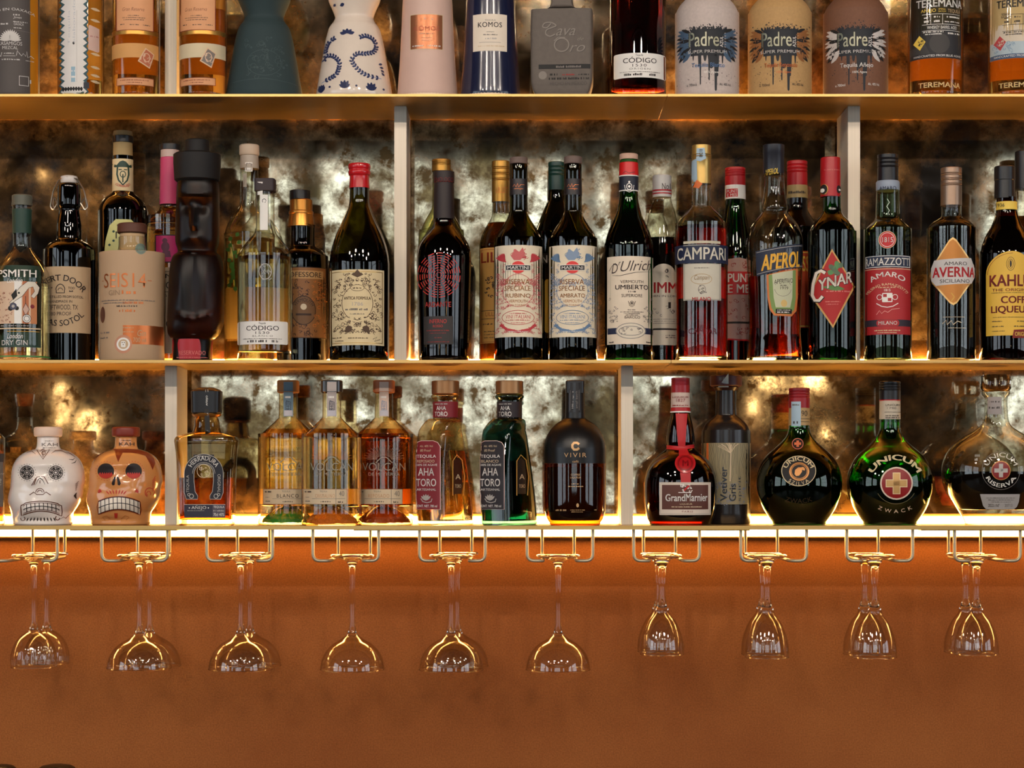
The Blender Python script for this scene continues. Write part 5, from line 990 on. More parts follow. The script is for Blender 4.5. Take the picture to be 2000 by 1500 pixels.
def ahatoro(cx, label, glass, liqc, lvl, labc, word, neckc, cap_):
    R_ = math.radians(-33); b = Bottle('tequila_bottle', label, cx, [(818, 24), (822, 30), (832, 33), (850, 35), (900, 36), (960, 36), (1027, 35)], BS, glass, n=6, ratio=1, rot=R_,
        hds=[(818, 22), (830, 28), (850, 36), (900, 46), (960, 54), (1027, 58)], dxs=[(818, -2), (840, -10), (900, -8), (1027, 1)], liq=(lvl, liqc, 2.6, 9), Yc=.068, foot=5)
    b.cap([(744, 24), (745, 27), (769, 27), (771, 25)], cap_, 'stopper'); b.cap([(770, 22), (772, 27), (776, 28), (780, 25), (784, 24), (816, 24), (820, 28)], glass, 'glass_neck', smooth=True)
    b.n = 2; b.rpx = 24; b.Yf = b.Yc-.018; b.band_pr = None; save = b.pr; b.pr = [(700, 24.2), (830, 24.2)]; b.band(784, 815, neckc, 'neck_label', off=.4); b.pr = save
    l = b.lab('neck_lettering', off=.3, step=3); l.fine(cx-20, cx+4, 790, 2, LGREY); l.txt('AHA', cx-17, cx+1, 793, 801, WHITE, .02); l.txt('TORO', cx-20, cx+4, 804, 813, WHITE, .02); l.done()
    b.n = 6; b.Yf = b.Yc-.045; o = cx-870
    l = b.lab('arched_label', step=4, ystep=8, off=.3); x0, x1 = 808.5+o, 860+o; q = [(x0, 995), (x0, 872), (x0+5, 864), (x0+14, 860.5), (x1-14, 860.5), (x1-5, 864), (x1, 872), (x1, 995)]
    l.poly(q, labc); l.line(q+[q[0]], 1, paint((226, 190, 180)), 2); m = (x0+x1)/2
    l.txt('Alc. 40% Vol.', m-14, m+12, 869, 873, BEIGE, 0, .2); l.txt('80 Proof', m-13, m+8, 877, 882, BEIGE, 0, .2); l.txt('TEQUILA', x0+6, x1-8, 888, 895, WHITE, .0); l.txt(word, x0+7, x1-11, 898, 903.5, BEIGE, 0); l.txt('100% DE AGAVE', x0+5, x1-6, 906, 910, WHITE, 0)
    l.txt('AHA', m-17, m+14, 914, 929, WHITE, .02); l.txt('TORO', m-21, m+18, 935, 950, WHITE, .02); l.txt('ARTESANAL', x0+6, x1-8, 954, 958.5, WHITE, .02)
    for i in range(5): l.leaf(m-2, 978, 13, -PI/2+(i-2)*.4, LGREY, 3, .16)
    l.line([(m-12, 974), (m-8, 980), (m, 982), (m+8, 980), (m+10, 974)], 1.6, LGREY); l.txt('CONT. NET. 700 ml', x0+4, x1-6, 986, 991, WHITE, 0); l.done()
    # the cut-out panel on the side of the bottle
    l = b.lab('side_panel_relief', step=4, ystep=8, off=.2); pm = paint((60, 24, 16), .4) if neckc is DRED else paint((30, 26, 30), .4)
    l.poly([(886+o, 900), (893+o, 893), (900+o, 900), (903+o, 930), (902+o, 965), (886+o, 965)], pm); l.line([(884+o, 968), (884+o, 900), (892+o, 888), (902+o, 898), (907+o, 930), (905+o, 968)], 1.6, paint((226, 170, 90), .25)); l.txt('A', 889+o, 899+o, 926, 936, BEIGE, 0); l.txt('TORO', 888+o, 900+o, 946, 953, BEIGE, 0); l.done()
    return b
ahatoro(870, 'squarish gold tequila bottle with bronze stopper and maroon arched label', G_GOLD, L_GOLD, 880, DRED, 'REPOSADO', DRED, paint((150, 108, 72), .35, .75))
ahatoro(995, 'squarish blue green tequila bottle with bronze stopper and dark arched label', shell((120, 166, 160), (14, 50, 60)), refr((30, 120, 104), 1.36), 900, paint((40, 34, 38)), 'BLANCO', paint((40, 30, 34)), paint((158, 116, 78), .35, .75))

vm = shell((206, 136, 64), (130, 76, 30), .5)
b = Bottle('coffee_liqueur_bottle', 'matte black round shouldered bottle with copper crescent mark, beside the right upright', 1123,
    [(766, 18.5), (812, 19.5), (818, 22), (828, 37), (840, 48), (855, 56), (872, 60), (890, 60.5), (985, 60), (1003, 58), (1016, 53), (1025, 45), (1027, 42)], BS, vm, bodyname='frosted_glass_body', liq=(912, paint((22, 13, 8), .4), 6, 10))
b.mk('black_paint_shoulder', [(y, r+.25) for y, r in b.pr if y < 912], paint((20, 18, 18), .33))
b.cap([(743, 17), (745, 18.5), (768, 18.5)], CAPBLK, n=5)
l = b.lab('tamper_seal', off=.4, step=3); l.rect(1111, 745, 1134, 804, paint((40, 36, 36), .25)); l.line([(1114, 760), (1114, 800)], .7, GREY); l.line([(1131, 760), (1131, 800)], .7, GREY); l.vtxt('100% agave', 1117, 1121, 762, 796, LGREY, 0); l.vtxt('small batch', 1124, 1128, 762, 796, GREY, 0); l.done()
CU = paint((206, 160, 110), .35, .3); l = b.lab('printing', off=.45); l.line([(1131, 868), (1127, 865), (1121, 865), (1118, 869), (1118, 874), (1121, 878), (1127, 878), (1131, 875)], 4.6, CU); l.txt('VIVIR', 1102, 1145, 884.5, 893, CU, -.01, spacing=1.3); l.txt('café', 1118, 1130, 899, 903.5, CU, 0); l.txt('COFFEE', 1115, 1133, 925.5, 929, CU, 0); l.txt('LIQUEUR', 1114, 1135, 931, 935, CU, 0); l.fine(1116, 1131, 946, 2, CU, 1); l.fine(1110, 1140, 951, 2, CU, 2); l.disc(1128, 987, 2.6, CU, 3, ry=4); l.fine(1086, 1107, 998, 3, CU, 3); l.fine(1114, 1142, 997, 1.8, CU, 4); l.fine(1116, 1140, 1000.5, 1.6, CU, 5); l.fine(1160, 1166, 997, 2, CU, 6); l.done()

# ================================================================ bottom shelf, right bay
b = Bottle('orange_liqueur_bottle', 'squat brown cognac style bottle with red ribbon, wax seal and white framed label', 1329,
    [(803, 18), (812, 19.5), (830, 24), (850, 27), (864, 27.5), (874, 26), (880, 31), (888, 42), (900, 55), (914, 64), (930, 69), (950, 71), (985, 70), (1005, 67), (1018, 62), (1027, 55)], BS, G_BROWN, liq=(876, refr((110, 34, 12), 1.36), 1.6, 8), Yc=.062, ratio=.88)
b.screw(738, 767, 18, paint((150, 26, 36), .3)); b.cap([(767, 18.3), (796, 18.8)], paint((206, 182, 170), .6), 'neck_label'); b.cap([(796, 19.2), (806, 19.6)], CAPRED, 'neck_ring'); b.cap([(803.5, 19.9), (806, 20)], WHITE, 'neck_line', solid=False)
l = b.lab('neck_lettering', off=.4, step=3); l.txt('LIQUEUR', 1314, 1344, 772, 776, DRED, 0); l.txt('1827', 1321, 1338, 777, 783, DRED, -.01); l.fine(1314, 1344, 791, 2, DIMRED); l.done()
RB = paint((186, 30, 34), .5); l = b.lab('ribbon', off=.8, ystep=5); l.poly([(1320, 806), (1342, 806), (1340, 840), (1338, 872), (1325, 872), (1322, 840)], RB); l.poly([(1300, 868), (1330, 871), (1357, 866), (1357, 874), (1330, 880), (1300, 877)], RB, 1); l.poly([(1326, 872), (1340, 872), (1348, 892), (1349, 942), (1330, 942), (1326, 900)], RB, 0); l.done()
l = b.lab('wax_seal', off=1.6, ystep=5); l.disc(1338, 906, 19, paint((176, 24, 30), .25, coat=.7), ry=18); l.ring(1338, 906, 13, 1.8, paint((130, 14, 20), .3), 4); l.ring(1338, 906, 18, 3, paint((196, 34, 38), .25, coat=.7), 5, ry=17); l.txt('M', 1333, 1344, 900, 911, paint((130, 14, 20), .3), .02, k=4); l.done(); b.Yf -= .0
l = b.lab('front_label', ystep=5); l.rect(1288, 942, 1388, 1006, paint((226, 208, 190))); l.rect(1293, 947, 1383, 995, paint((92, 50, 38), .5), 1); l.orn(1328, 946, 1352, 960, 12, WHITE, 4, 1.3, rs=(1.5, 3)); l.line([(1336, 958), (1346, 948)], 3, RED, 3)
l.txt('Grand', 1300, 1338, 965, 979, WHITE, .03); l.txt('Marnier', 1339, 1381, 964, 979, WHITE, .03); l.line([(1325, 962), (1350, 962)], 1.4, WHITE, 3); l.txt('LIQUEUR', 1328, 1352, 983, 986.5, BEIGE, -.01); l.fine(1312, 1370, 991, 2, BEIGE); l.txt('PARIS', 1332, 1353, 997.5, 1000.5, DRED, 0, spacing=1.4); l.frame(1290, 944, 1386, 1004, .7, LGREY); l.done(); b.back(942, 1000, ORG)

b = Bottle('vetiver_spirit_bottle', 'dark matte bottle with wide wine red stopper and grey woodland label', 1418,
    [(762, 20), (806, 20.5), (813, 23), (821, 33), (830, 41), (842, 46), (858, 48), (1027, 47.5)], BS, paint((34, 28, 26), .22), Yc=.118)
b.cap([(733, 29), (735, 31), (753, 31), (755, 28)], paint((84, 30, 28), .4), 'stopper'); b.cap([(754, 23), (757, 25), (763, 21)], paint((60, 26, 24), .3), 'neck_ring')
l = b.lab('tax_strip', off=.5, step=3); l.rect(1402, 729, 1423, 755, STAMP); l.fine(1405, 1420, 742, 8, GREY); l.done()
VG = paint((150, 136, 104)); VI = paint((54, 62, 72)); l = b.lab(); l.rect(1370, 865, 1466, 985, VG); l.rect(1370, 865, 1384, 985, ORG, 0)
rr = random.Random(8)
for i in range(20): x = 1386+i*4; l.line([(x+rr.uniform(-2, 2), 866+j*12) for j in range(5+i % 4)], .8, paint((110, 104, 84)), 1)
l.line([(1428, 868), (1427, 900), (1426, 940)], 2, BEIGE, 3)
for i in range(14): a = rr.uniform(-2.9, -.2); l.line([(1427, 885), (1427+14*math.cos(a), 880+10*math.sin(a)), (1427+26*math.cos(a), 874+9*math.sin(a))], .8, BEIGE, 2)
l.vtxt('Vetiver', 1407, 1420, 912, 979, VI, .03, k=4); l.vtxt('Gris', 1424, 1437, 945, 979, VI, .03, k=4); l.vtxt('spirit', 1441, 1448, 930, 979, VI, -.01, k=4); l.orn(1385, 940, 1460, 984, 34, paint((120, 124, 140)), 4, .8); l.done(); b.back(870, 985, ORG)

uprof = [(818, 20), (838, 20.5), (850, 24), (862, 33), (874, 46), (886, 60), (900, 71), (916, 78.5), (932, 82.5), (948, 83.5), (966, 81.5), (984, 75), (1000, 66), (1014, 56), (1022, 50), (1027, 46)]
b = Bottle('herbal_liqueur_bottle', 'round dark green flask with red cap and round plum emblem', 1561, [(830, 20)]+uprof[1:], BS, shell((90, 190, 80), (8, 60, 12), .9), Yc=.088, ratio=.9, liq=(872, L_BLACK, 1.6, 1.2))
b.mk('added_green_core', [(y, r-1.5) for y, r in b.pr if 834 < y < 871], refr((120, 226, 100), 1.36))  # core added for the backlit green of the flask neck
b.screw(758, 797, 20.5, paint((150, 28, 34), .35)); b.cap([(797, 20.2), (831, 20.6)], paint((180, 146, 96), .5), 'neck_label', solid=False)
l = b.lab('tax_strip', off=.5, step=3); l.rect(1546, 782, 1564, 831, STAMP); l.fine(1548, 1562, 790, 3, GREY); l.fine(1550, 1560, 826, 5, INK); l.txt('90', 1565, 1576, 800, 811, INK, -.01); l.line([(1564, 816), (1580, 816)], .8, INK); l.line([(1564, 822), (1580, 822)], .8, INK); l.done()
BR2 = paint((190, 130, 70), .35, .3); b.Yf = b.Yc-.03; l = b.lab('neck_emblem', ystep=4); l.disc(1558, 867, 10.5, K); l.ring(1558, 867, 10.5, 1.6, paint((196, 110, 90)), 3); l.rect(1555.5, 860.5, 1560.5, 873.5, paint((220, 120, 80)), 3); l.rect(1551.5, 864.5, 1564.5, 869.5, paint((220, 120, 80)), 3); l.done()
b.Yf = b.Yc-.056; l = b.lab('round_emblem', step=4, ystep=4); l.disc(1560, 920, 33, K, ry=29); l.ring(1560, 920, 33, 1.4, IVORY, 3, ry=29); l.c = False; l.arc('UNICUM', 1560, 925, 25, 8, -66, 66, IVORY, .03); l.disc(1561, 921, 19.5, BR2, 1, ry=18); l.disc(1561, 921, 16.5, K, 2, ry=15); l.ring(1561, 921, 15, 1, BR2, 4, ry=13.5); l.poly([(1552, 926), (1553, 918), (1559, 913), (1567, 913), (1566, 922), (1561, 929), (1555, 930)], BR2, 4); l.leaf(1566, 912, 9, .9, BR2, 4, .3)
l.arc('SZILVA', 1560, 917, 31, 7, 222, 138, IVORY, .01, under=True, spacing=1.4); l.done()
l = b.lab('embossed_lettering', step=4, ystep=4); l.c = False; l.arc('ZWACK', 1560, 905, 78, 9, 200, 160, paint((50, 40, 24), .2), 0, under=True); l.done()
b = Bottle('herbal_liqueur_bottle', 'round green flask with black cap and gold cross on red disc', 1738, uprof, BS, shell((100, 200, 90), (10, 70, 14), .9), Yc=.088, ratio=.9, liq=(941, L_BLACK, 1.6, 1.2))
b.mk('added_green_core', [(y, r-1.5) for y, r in b.pr if 822 < y < 940], refr((120, 226, 100), 1.36))  # added core that lifts the green above the liquid
b.screw(745, 781, 20.5, CAPBLK); b.cap([(781, 20.2), (819, 20.6)], paint((196, 182, 160), .5), 'neck_label', solid=False); b.cap([(781, 20.7), (783, 20.7)], CAPRED, 'red_line', solid=False)
l = b.lab('neck_lettering', off=.4, step=3); l.txt('UNICUM', 1730, 1756, 787, 791, INK, 0); l.txt('1790', 1733, 1750, 793, 797, GREY, -.01); l.line([(1728, 803), (1758, 803)], .7, INK); l.fine(1730, 1756, 811, 2, INK); l.fine(1730, 1756, 815, 2, INK, 2); l.done()
b.Yf = b.Yc-.056; l = b.lab('round_emblem', step=4, ystep=4); l.disc(1751, 944, 32, paint((220, 200, 180))); l.disc(1751, 944, 29, paint((140, 26, 26), .4), 1); l.rect(1743.5, 923, 1758.5, 965, IVORY, 2); l.rect(1730, 936.5, 1772, 951.5, IVORY, 2); l.rect(1745, 924.5, 1757, 963.5, paint((200, 156, 96), .4, .2), 3); l.rect(1731.5, 938, 1770.5, 950, paint((200, 156, 96), .4, .2), 3); l.done()
l = b.lab('printed_lettering', step=4, ystep=4); l.c = False; l.arc('UNICUM', 1748, 948, 49, 11, -61, 61, IVORY, .05); l.ring(1750, 943, 41, .9, paint((110, 104, 70)), 0, a0=30, a1=150); l.arc('ZWACK', 1748, 930, 72, 7, 208, 152, IVORY, .0, under=True, spacing=1.8); l.done()

b = Bottle('herbal_liqueur_bottle', 'large clear round flask with glass stopper, half full of dark liqueur', 1945,
    [(762, 26), (767, 28), (773, 25), (778, 22), (800, 22.5), (820, 24.5), (832, 30), (842, 44), (854, 64), (868, 82), (886, 96), (904, 103), (922, 105), (942, 103), (962, 96), (982, 83), (1000, 71), (1014, 63), (1027, 57)], BS, G_CLEAR, Yc=.094, ratio=.86, liq=(921, L_BLACK, 4, 30), foot=2)
b.cap([(732, 27), (734, 29), (758, 29.5), (762, 27), (765, 22)], refr((200, 190, 176), 1.45), 'glass_stopper'); b.Yf = b.Yc-.02
l = b.lab('neck_sticker', off=.3, step=3); l.rect(1929, 775, 1956, 809, paint((160, 150, 146))); l.fine(1932, 1952, 786, 3, INK); l.line([(1932, 789), (1953, 789)], .8, INK); l.fine(1932, 1952, 798, 4, INK, 3); l.done()
b.Yf = b.Yc-.065; l = b.lab('round_emblem', step=5, ystep=5); l.disc(1955, 919, 18, paint((130, 28, 26), .4)); l.ring(1955, 919, 18, 1.4, BR2, 3); l.rect(1951, 906, 1959, 932, LGREY, 2); l.rect(1942, 915, 1968, 923, LGREY, 2); l.done()
l = b.lab('printed_lettering', step=5, ystep=5); l.c = False; l.arc('UNICUM', 1955, 919, 26, 9, -70, 70, paint((214, 206, 196)), .0); l.arc('RISERVA', 1955, 919, 33, 8, 245, 115, paint((226, 220, 210)), .03, under=True); l.ring(1955, 919, 37, .9, GREY, 0); l.txt('***', 1904, 1914, 887, 893, LGREY, 0); l.fine(1904, 1914, 900, 5, LGREY); l.done()
l = b.lab('batch_label', step=5, ystep=5); l.poly([(1914, 965), (1992, 965), (1990, 980), (1986, 990), (1980, 995), (1926, 995), (1920, 988)], paint((186, 180, 176))); l.fine(1926, 1984, 973, 1.6, GREY); l.fine(1930, 1980, 977, 1.6, GREY, 2); l.fine(1936, 1974, 981, 1.6, GREY, 3); l.txt('2022 / Nº', 1930, 1952, 984, 990, INK, 0); l.txt('20713', 1962, 1977, 984, 990, GREY, 0); l.done(); b.back(930, 990, DRED)

# ================================================================ top shelf
b = Bottle('mezcal_bottle', 'matte charcoal mezcal bottle with white agave print, first on the top shelf', 28,
    [(-110, 18), (-60, 19), (-40, 26), (-22, 42), (-8, 48), (187, 48)], TS, paint((78, 70, 66), .55), bodyname='coated_glass_body')
b.cap([(-150, 20), (-108, 20)], WOOD, 'stopper'); b.band(-15, 187, paint((190, 122, 30), .2), 'amber_glass_edge', x0=66, x1=75.8)
WG = paint((206, 200, 194)); l = b.lab('printing'); l.arc('HECHO EN OAXACA', 24, 160, 140, 5, -24, 18, WG, 0); l.c = False; l.fine(26, 38, 30, 3, WG, 1); l.txt('Joven', 26, 42, 31, 37, WG, 0, .2); l.fine(26, 54, 43, 2, WG, 2); l.txt('OAXACA', 27, 46, 44, 49, WG, 0); l.fine(27, 42, 55, 2, WG, 3); l.fine(-2, 16, 48, 3, WG, 4); l.line([(26, 58), (66, 61)], .6, GREY)
for i in range(15): a = PI*(i+.5)/15; l.leaf(20, 79, 22, -a, WG, 3, .11)
l.txt('CASAMIGOS', -4, 43, 81, 88, WG, -.01); l.txt('MEZCAL', 5, 35, 90, 96, WG, -.01); l.line([(-4, 104), (2, 110), (4, 102)], 1.2, WG); l.line([(32, 108), (34, 98), (38, 104), (42, 108), (45, 103), (50, 108), (52, 98), (54, 110), (60, 106), (66, 110)], 1.1, WG); l.line([(6, 109), (30, 109)], .7, WG); l.fine(8, 28, 105, 2, WG, 5); l.fine(4, 40, 117, 2.4, WG, 6); l.fine(50, 66, 117, 1.6, WG, 8)
l.frame(37, 147, 56, 166, 1, WG); l.fine(58, 66, 160, 7, WG, 7); l.done(); b.back(0, 170, TAN)

b = Bottle('tequila_bottle', 'clear golden bottle with tall white strip label edged in teal zigzag', 158,
    [(-120, 18), (-70, 19), (-55, 27), (-40, 40), (-28, 44), (187, 44.5)], TS, G_GOLD, liq=(-60, L_GOLD, 3, 5))
b.cap([(-160, 20), (-116, 20)], CORK, 'stopper'); TE = paint((48, 84, 92)); l = b.lab('zigzag_label')
lft = []; rgt = []
for i in range(17): y = -40+i*13.6; lft += [(119, y), (127, y+6.8)]; rgt += [(170, y), (162, y+6.8)]
l.poly([(115 if j % 2 == 0 else 121, p[1]) for j, p in enumerate(lft)]+[(173 if j % 2 == 0 else 169, p[1]) for j, p in enumerate(rgt)][::-1], TE); l.poly(lft+rgt[::-1], paint((224, 218, 212)), 1)
l.vtxt('Tequila', 133, 138, 20, 88, paint((190, 190, 196)), -.02); l.vtxt('elaborado', 142, 147, 0, 84, paint((190, 190, 196)), -.02); l.line([(150, 20), (150, 160)], .6, LGREY); l.disc(144, 84, 2, K, 3, ry=3); l.rect(139, 130, 147, 160, paint((150, 180, 196)), 2); l.fine(140, 147, 140, 4, WHITE, 2); l.fine(140, 147, 152, 4, WHITE, 4)
for i in range(8): l.leaf(124+i*5, 178, 9, -PI/2, K, 3, .3)
l.rect(163, 160, 174, 172, paint((46, 50, 60)), 2); l.done()
l = b.lab('side_sticker'); l.poly([(173, 48), (176, 47), (194, 52), (194, 96), (191, 99), (172, 95)], paint((214, 180, 166))); l.fine(176, 192, 70, 3, paint((180, 120, 110))); l.done()
l = b.lab('leaf_print'); 
for i, y in enumerate((14, 36, 102, 128, 144, 156)): l.leaf(176, y, 20, .1, BEIGE, 0, .14)
l.done(); b.back(-10, 150, paint((214, 206, 196)))

def stamped(cx, label, x0, x1, bandc, stampc):
    b = Bottle('tequila_bottle', label, cx, [(-120, 18), (-70, 19), (-52, 30), (-38, 43), (-26, 46), (187, 46)], TS, G_GOLD, liq=(-70, L_GOLD, 3, 6), Yc=.038 if cx > 300 else None); b.cap([(-160, 20), (-116, 20)], CORK, 'stopper')
    b.band(84, 112, bandc, 'paper_band', x0=cx-45, x1=cx+45); b.band(57, 66, CAPGOLD, 'gold_line', x0=cx-45, x1=cx+45)
    PK = paint((224, 160, 112)); l = b.lab(); l.rect(x0, -40, x1, 58, PK); l.frame(x0, -40, x1, 59, 1.4, paint((140, 60, 30))); m = (x0+x1)/2
    l.txt('Gran Reserva', m-24, m+18, 14, 21, paint((150, 90, 60)), -.01, .3); l.fine(m-14, m+10, 31, 1.6, INK, 2); l.fine(m-24, m+20, 35, 1.6, INK, 3); l.fine(m-22, m+18, 39, 1.6, INK, 4); l.fine(m-28, m-20, 48, 2, INK, 5); l.fine(m-10, m+8, 49, 2, INK, 6); l.fine(m+16, m+30, 49, 2, INK, 7); l.done()
    l = b.lab('duty_stamp', off=.55); c = (x1-12, 112); l.poly([(c[0]-4, c[1]-20), (c[0]+13, c[1]-9), (c[0]+4, c[1]+20), (c[0]-19, c[1]+7)], paint((222, 186, 150))); l.poly([(c[0]-3, c[1]-17), (c[0]+11, c[1]-8), (c[0]+3, c[1]+17), (c[0]-16, c[1]+6)], stampc, 1); l.ring(c[0]-2, c[1]-1, 6, 1.4, paint((224, 190, 160)), 3, ry=8); l.orn(c[0]-10, c[1]-9, c[0]+6, c[1]+8, 8, paint((224, 190, 160)), 4, .8, rs=(1.5, 3)); l.done()
    l = b.lab('lower_label'); l.rect(x0+1, 151, x1, 166, PK); l.frame(x0+1, 151, x1, 166, .9, paint((140, 70, 40))); l.fine(x0+8, x1-10, 157, 2, paint((150, 70, 40)), 3); l.fine(x0+20, x1-22, 162, 2, paint((150, 70, 40)), 4); l.done(); b.back(10, 140, paint((150, 108, 60)))
stamped(266, 'golden bottle with tan paper band and orange duty stamp, left of the upright', 227, 300, paint((214, 156, 90), .6), paint((190, 104, 70)))
stamped(397, 'golden bottle with cream paper band and grey duty stamp, right of the upright', 351, 421, paint((214, 196, 160), .6), paint((124, 112, 104)))

hour = [(-235, 13), (-120, 15), (-95, 20), (-75, 34), (-50, 46), (-25, 52), (0, 51), (20, 43), (32, 38.5), (38, 38), (46, 42), (56, 49), (75, 55), (100, 60), (140, 67), (187, 75)]
b = Bottle('ceramic_decanter', 'matte teal ceramic bottle with pinched waist and flared foot', 516, [(y, r if y > 20 else r) for y, r in hour], TS, paint((44, 60, 62), .75), bodyname='ceramic_body')
b.cap([(-262, 10), (-258, 15), (-236, 15), (-232, 11)], paint((44, 60, 62), .6), 'stopper'); l = b.lab('engraved_pattern', off=.2, step=6, ystep=6); TG = paint((58, 74, 74), .6); l.ring(516, 120, 34, 1, TG, 0, ry=26); l.orn(480, 70, 555, 150, 40, TG, 5, 1, rs=(3, 7), k=0); l.line([(455, 156), (516, 152), (580, 158)], 1, TG, 0); l.done()
b = Bottle('ceramic_decanter', 'glossy white ceramic bottle with hand painted blue leaf scrolls', 692, hour, TS, paint((228, 212, 196), .12, coat=.6), bodyname='ceramic_body')
b.cap([(-262, 10), (-258, 15), (-236, 15), (-232, 11)], paint((190, 186, 190), .2, .7), 'stopper')
BL = paint((44, 52, 88), .3); SL = paint((120, 136, 176), .3); l = b.lab('painted_scrolls', off=.2, step=5, ystep=5); l.c = False
def vine(pts, n=None):
    P = smoothprof(pts, 6); l.line(P, 1.2, SL, 0)
    d = 0
    for (x0, y0), (x1, y1) in zip(P, P[1:]):
        d += math.hypot(x1-x0, y1-y0)
        if d > 4.6:
            d = 0; a = math.atan2(y1-y0, x1-x0); l.leaf(x1, y1, 7, a+.75, BL, 1, .3); l.leaf(x1, y1, 7, a-.75, BL, 1, .3)
def sp(pts): return [(x, y) for x, y in pts]
class _: pass
def smooth2(pts, sub=6):
    out = []; n = len(pts)
    for i in range(n-1):
        p0 = pts[max(i-1, 0)]; p1 = pts[i]; p2 = pts[i+1]; p3 = pts[min(i+2, n-1)]
        for j in range(sub):
            t = j/sub; out.append(tuple(.5*((2*p1[a])+(-p0[a]+p2[a])*t+(2*p0[a]-5*p1[a]+4*p2[a]-p3[a])*t*t+(-p0[a]+3*p1[a]-3*p2[a]+p3[a])*t**3) for a in (0, 1)))
    return out+[pts[-1]]
smoothprof_ = smoothprof; smoothprof = lambda p, s=6: smooth2(p, s)
vine([(745, 148), (722, 146), (704, 138), (691, 124), (688, 114), (697, 103), (713, 101), (728, 96), (734, 84), (729, 71), (716, 65), (703, 68)])
vine([(628, 156), (644, 150), (656, 143), (662, 130), (662, 118), (652, 106), (638, 102), (634, 108)]); vine([(636, 102), (637, 88), (643, 75), (654, 68)])
smoothprof = smoothprof_
for i in range(5): l.leaf(678+(i-2)*1.5, 62, 12, -PI/2+(i-2)*.62, BL, 1, .28)
for x, s_, y in ((673, 1, 168), (725, 1, 171), (628, .6, 172)):
    for i in range(5): l.leaf(x, y+4, 17*(.8 if i in (0, 4) else 1), -PI/2+(i-2)*.45*s_, BL, 1, .2)
for x, y in ((644, 167), (696, 167), (749, 169)): l.disc(x, y, 2.2, BL, 1)
for i in range(4): l.leaf(739+i*2, 120+i*5, 8, -.4+i*.4, BL, 1, .3)
l.leaf(664, 2, 9, -.3, BL, 1, .4); l.leaf(656, 1, 6, -2.4, BL, 1, .4); l.done()

def komos(cx, label, c, capc):
    b = Bottle('ceramic_tequila_bottle', label, cx, [(-215, 16), (-110, 18), (-80, 24), (-55, 36), (-30, 44), (0, 48), (60, 51), (120, 54), (187, 59)], TS, paint(c, .22 if c[0] < 60 else .45, coat=.5 if c[0] < 60 else 0), bodyname='ceramic_body')
    b.cap([(-250, 16), (-212, 17)], capc, 'stopper')
    b.band(163, 187, paint((232, 208, 180), .6), 'unglazed_foot', off=.3); return b
b = komos(835, 'blush pink ceramic bottle with rose gold square label and cream foot', (212, 176, 160), CORK); l = b.lab(); RG = paint((156, 96, 62), .3, .6); l.rect(801, 25, 865, 95, RG); l.frame(801, 25, 865, 95, 1.2, BEIGE); PKI = paint((230, 180, 150)); l.txt('KOMOS', 809, 858, 49, 58, paint((176, 84, 60)), .01, spacing=1.1); l.fine(818, 848, 65, 2.4, PKI); l.fine(824, 844, 73, 2, PKI, 3); l.fine(824, 844, 78, 2, PKI, 4); l.fine(806, 828, 89, 2.4, WHITE, 5); l.fine(834, 860, 89, 2.4, WHITE, 6); l.disc(830, 34, 2, PKI, 3); l.disc(844, 35, 2, PKI, 3); l.done()
b = komos(958, 'navy blue glazed ceramic bottle with cream square label and cream foot', (24, 28, 56), CORK); l = b.lab(); l.rect(924, 25, 990, 98, paint((232, 216, 196))); l.txt('TEQUILA', 947, 968, 36, 39, GREY, 0); l.txt('KOMOS', 934, 980, 41, 51, INK, .01, spacing=1.1); l.txt('AÑEJO', 950, 965, 59, 62, GREY, 0); l.fine(944, 972, 67, 2, GREY, 1); l.fine(948, 970, 75, 3, LGREY, 2); l.line([(936, 81), (978, 81)], .6, GREY); l.fine(934, 985, 89, 1.6, TAN, 3); l.done()

b = Bottle('stone_tequila_bottle', 'grey stoneware flask with embossed script on its square front', 1098,
    [(-150, 15), (-30, 17), (0, 20), (14, 22), (19, 30), (22, 50, 1), (26, 58), (34, 60), (150, 60), (172, 58), (182, 55), (187, 52)], TS, paint((104, 94, 86), .7, 0, .15, 150), n=8, ratio=.48, rot=math.radians(-5), bodyname='stoneware_body', seg=96)
b.cap([(-190, 20), (-148, 20)], WOOD, 'stopper'); b.Yf = b.Yc-.028; SG = paint((84, 76, 70), .5); SH = paint((132, 122, 112), .5); l = b.lab('embossed_lettering', step=5, off=.25)
for dx, m_, k in ((1.2, SG, 1), (0, SH, 3)):  # dark offset copy paints the shade of the raised strokes
    l.line([(x+dx, y+dx) for x, y in smooth2([(1076, 44), (1068, 52), (1060, 50), (1064, 43), (1076, 42), (1086, 48), (1078, 52), (1068, 56), (1066, 64), (1074, 69), (1084, 65)])], 2.2, m_, k); l.txt('ava', 1086+dx, 1124+dx, 54+dx, 68+dx, m_, -.01, .4, k=k, slope=0)
    l.txt('de', 1128+dx, 1140+dx, 71+dx, 78+dx, m_, -.02, .4, k=k); l.ring(1097+dx, 86+dx, 14, 2.4, m_, k, ry=13); l.line([(1082+dx, 78+dx), (1090+dx, 71+dx), (1104+dx, 72+dx)], 1.6, m_, k); l.txt('ro', 1112+dx, 1143+dx, 87+dx, 100+dx, m_, -.01, .4, k=k)
l.done()
l = b.lab('front_label', step=5, ystep=9); l.rect(1052, 124, 1153, 133, K); l.fine(1086, 1138, 131, 4, GREY); l.disc(1060, 145, 8, SH, 0); l.fine(1074, 1090, 146, 4, K, 2); l.fine(1098, 1122, 146, 3, DIMRED, 3); l.fine(1130, 1150, 146, 3, K, 4); l.fine(1072, 1150, 154, 4, K, 5); l.txt('HECHO EN MEXICO', 1074, 1146, 158, 165, SG, -.01); l.done()

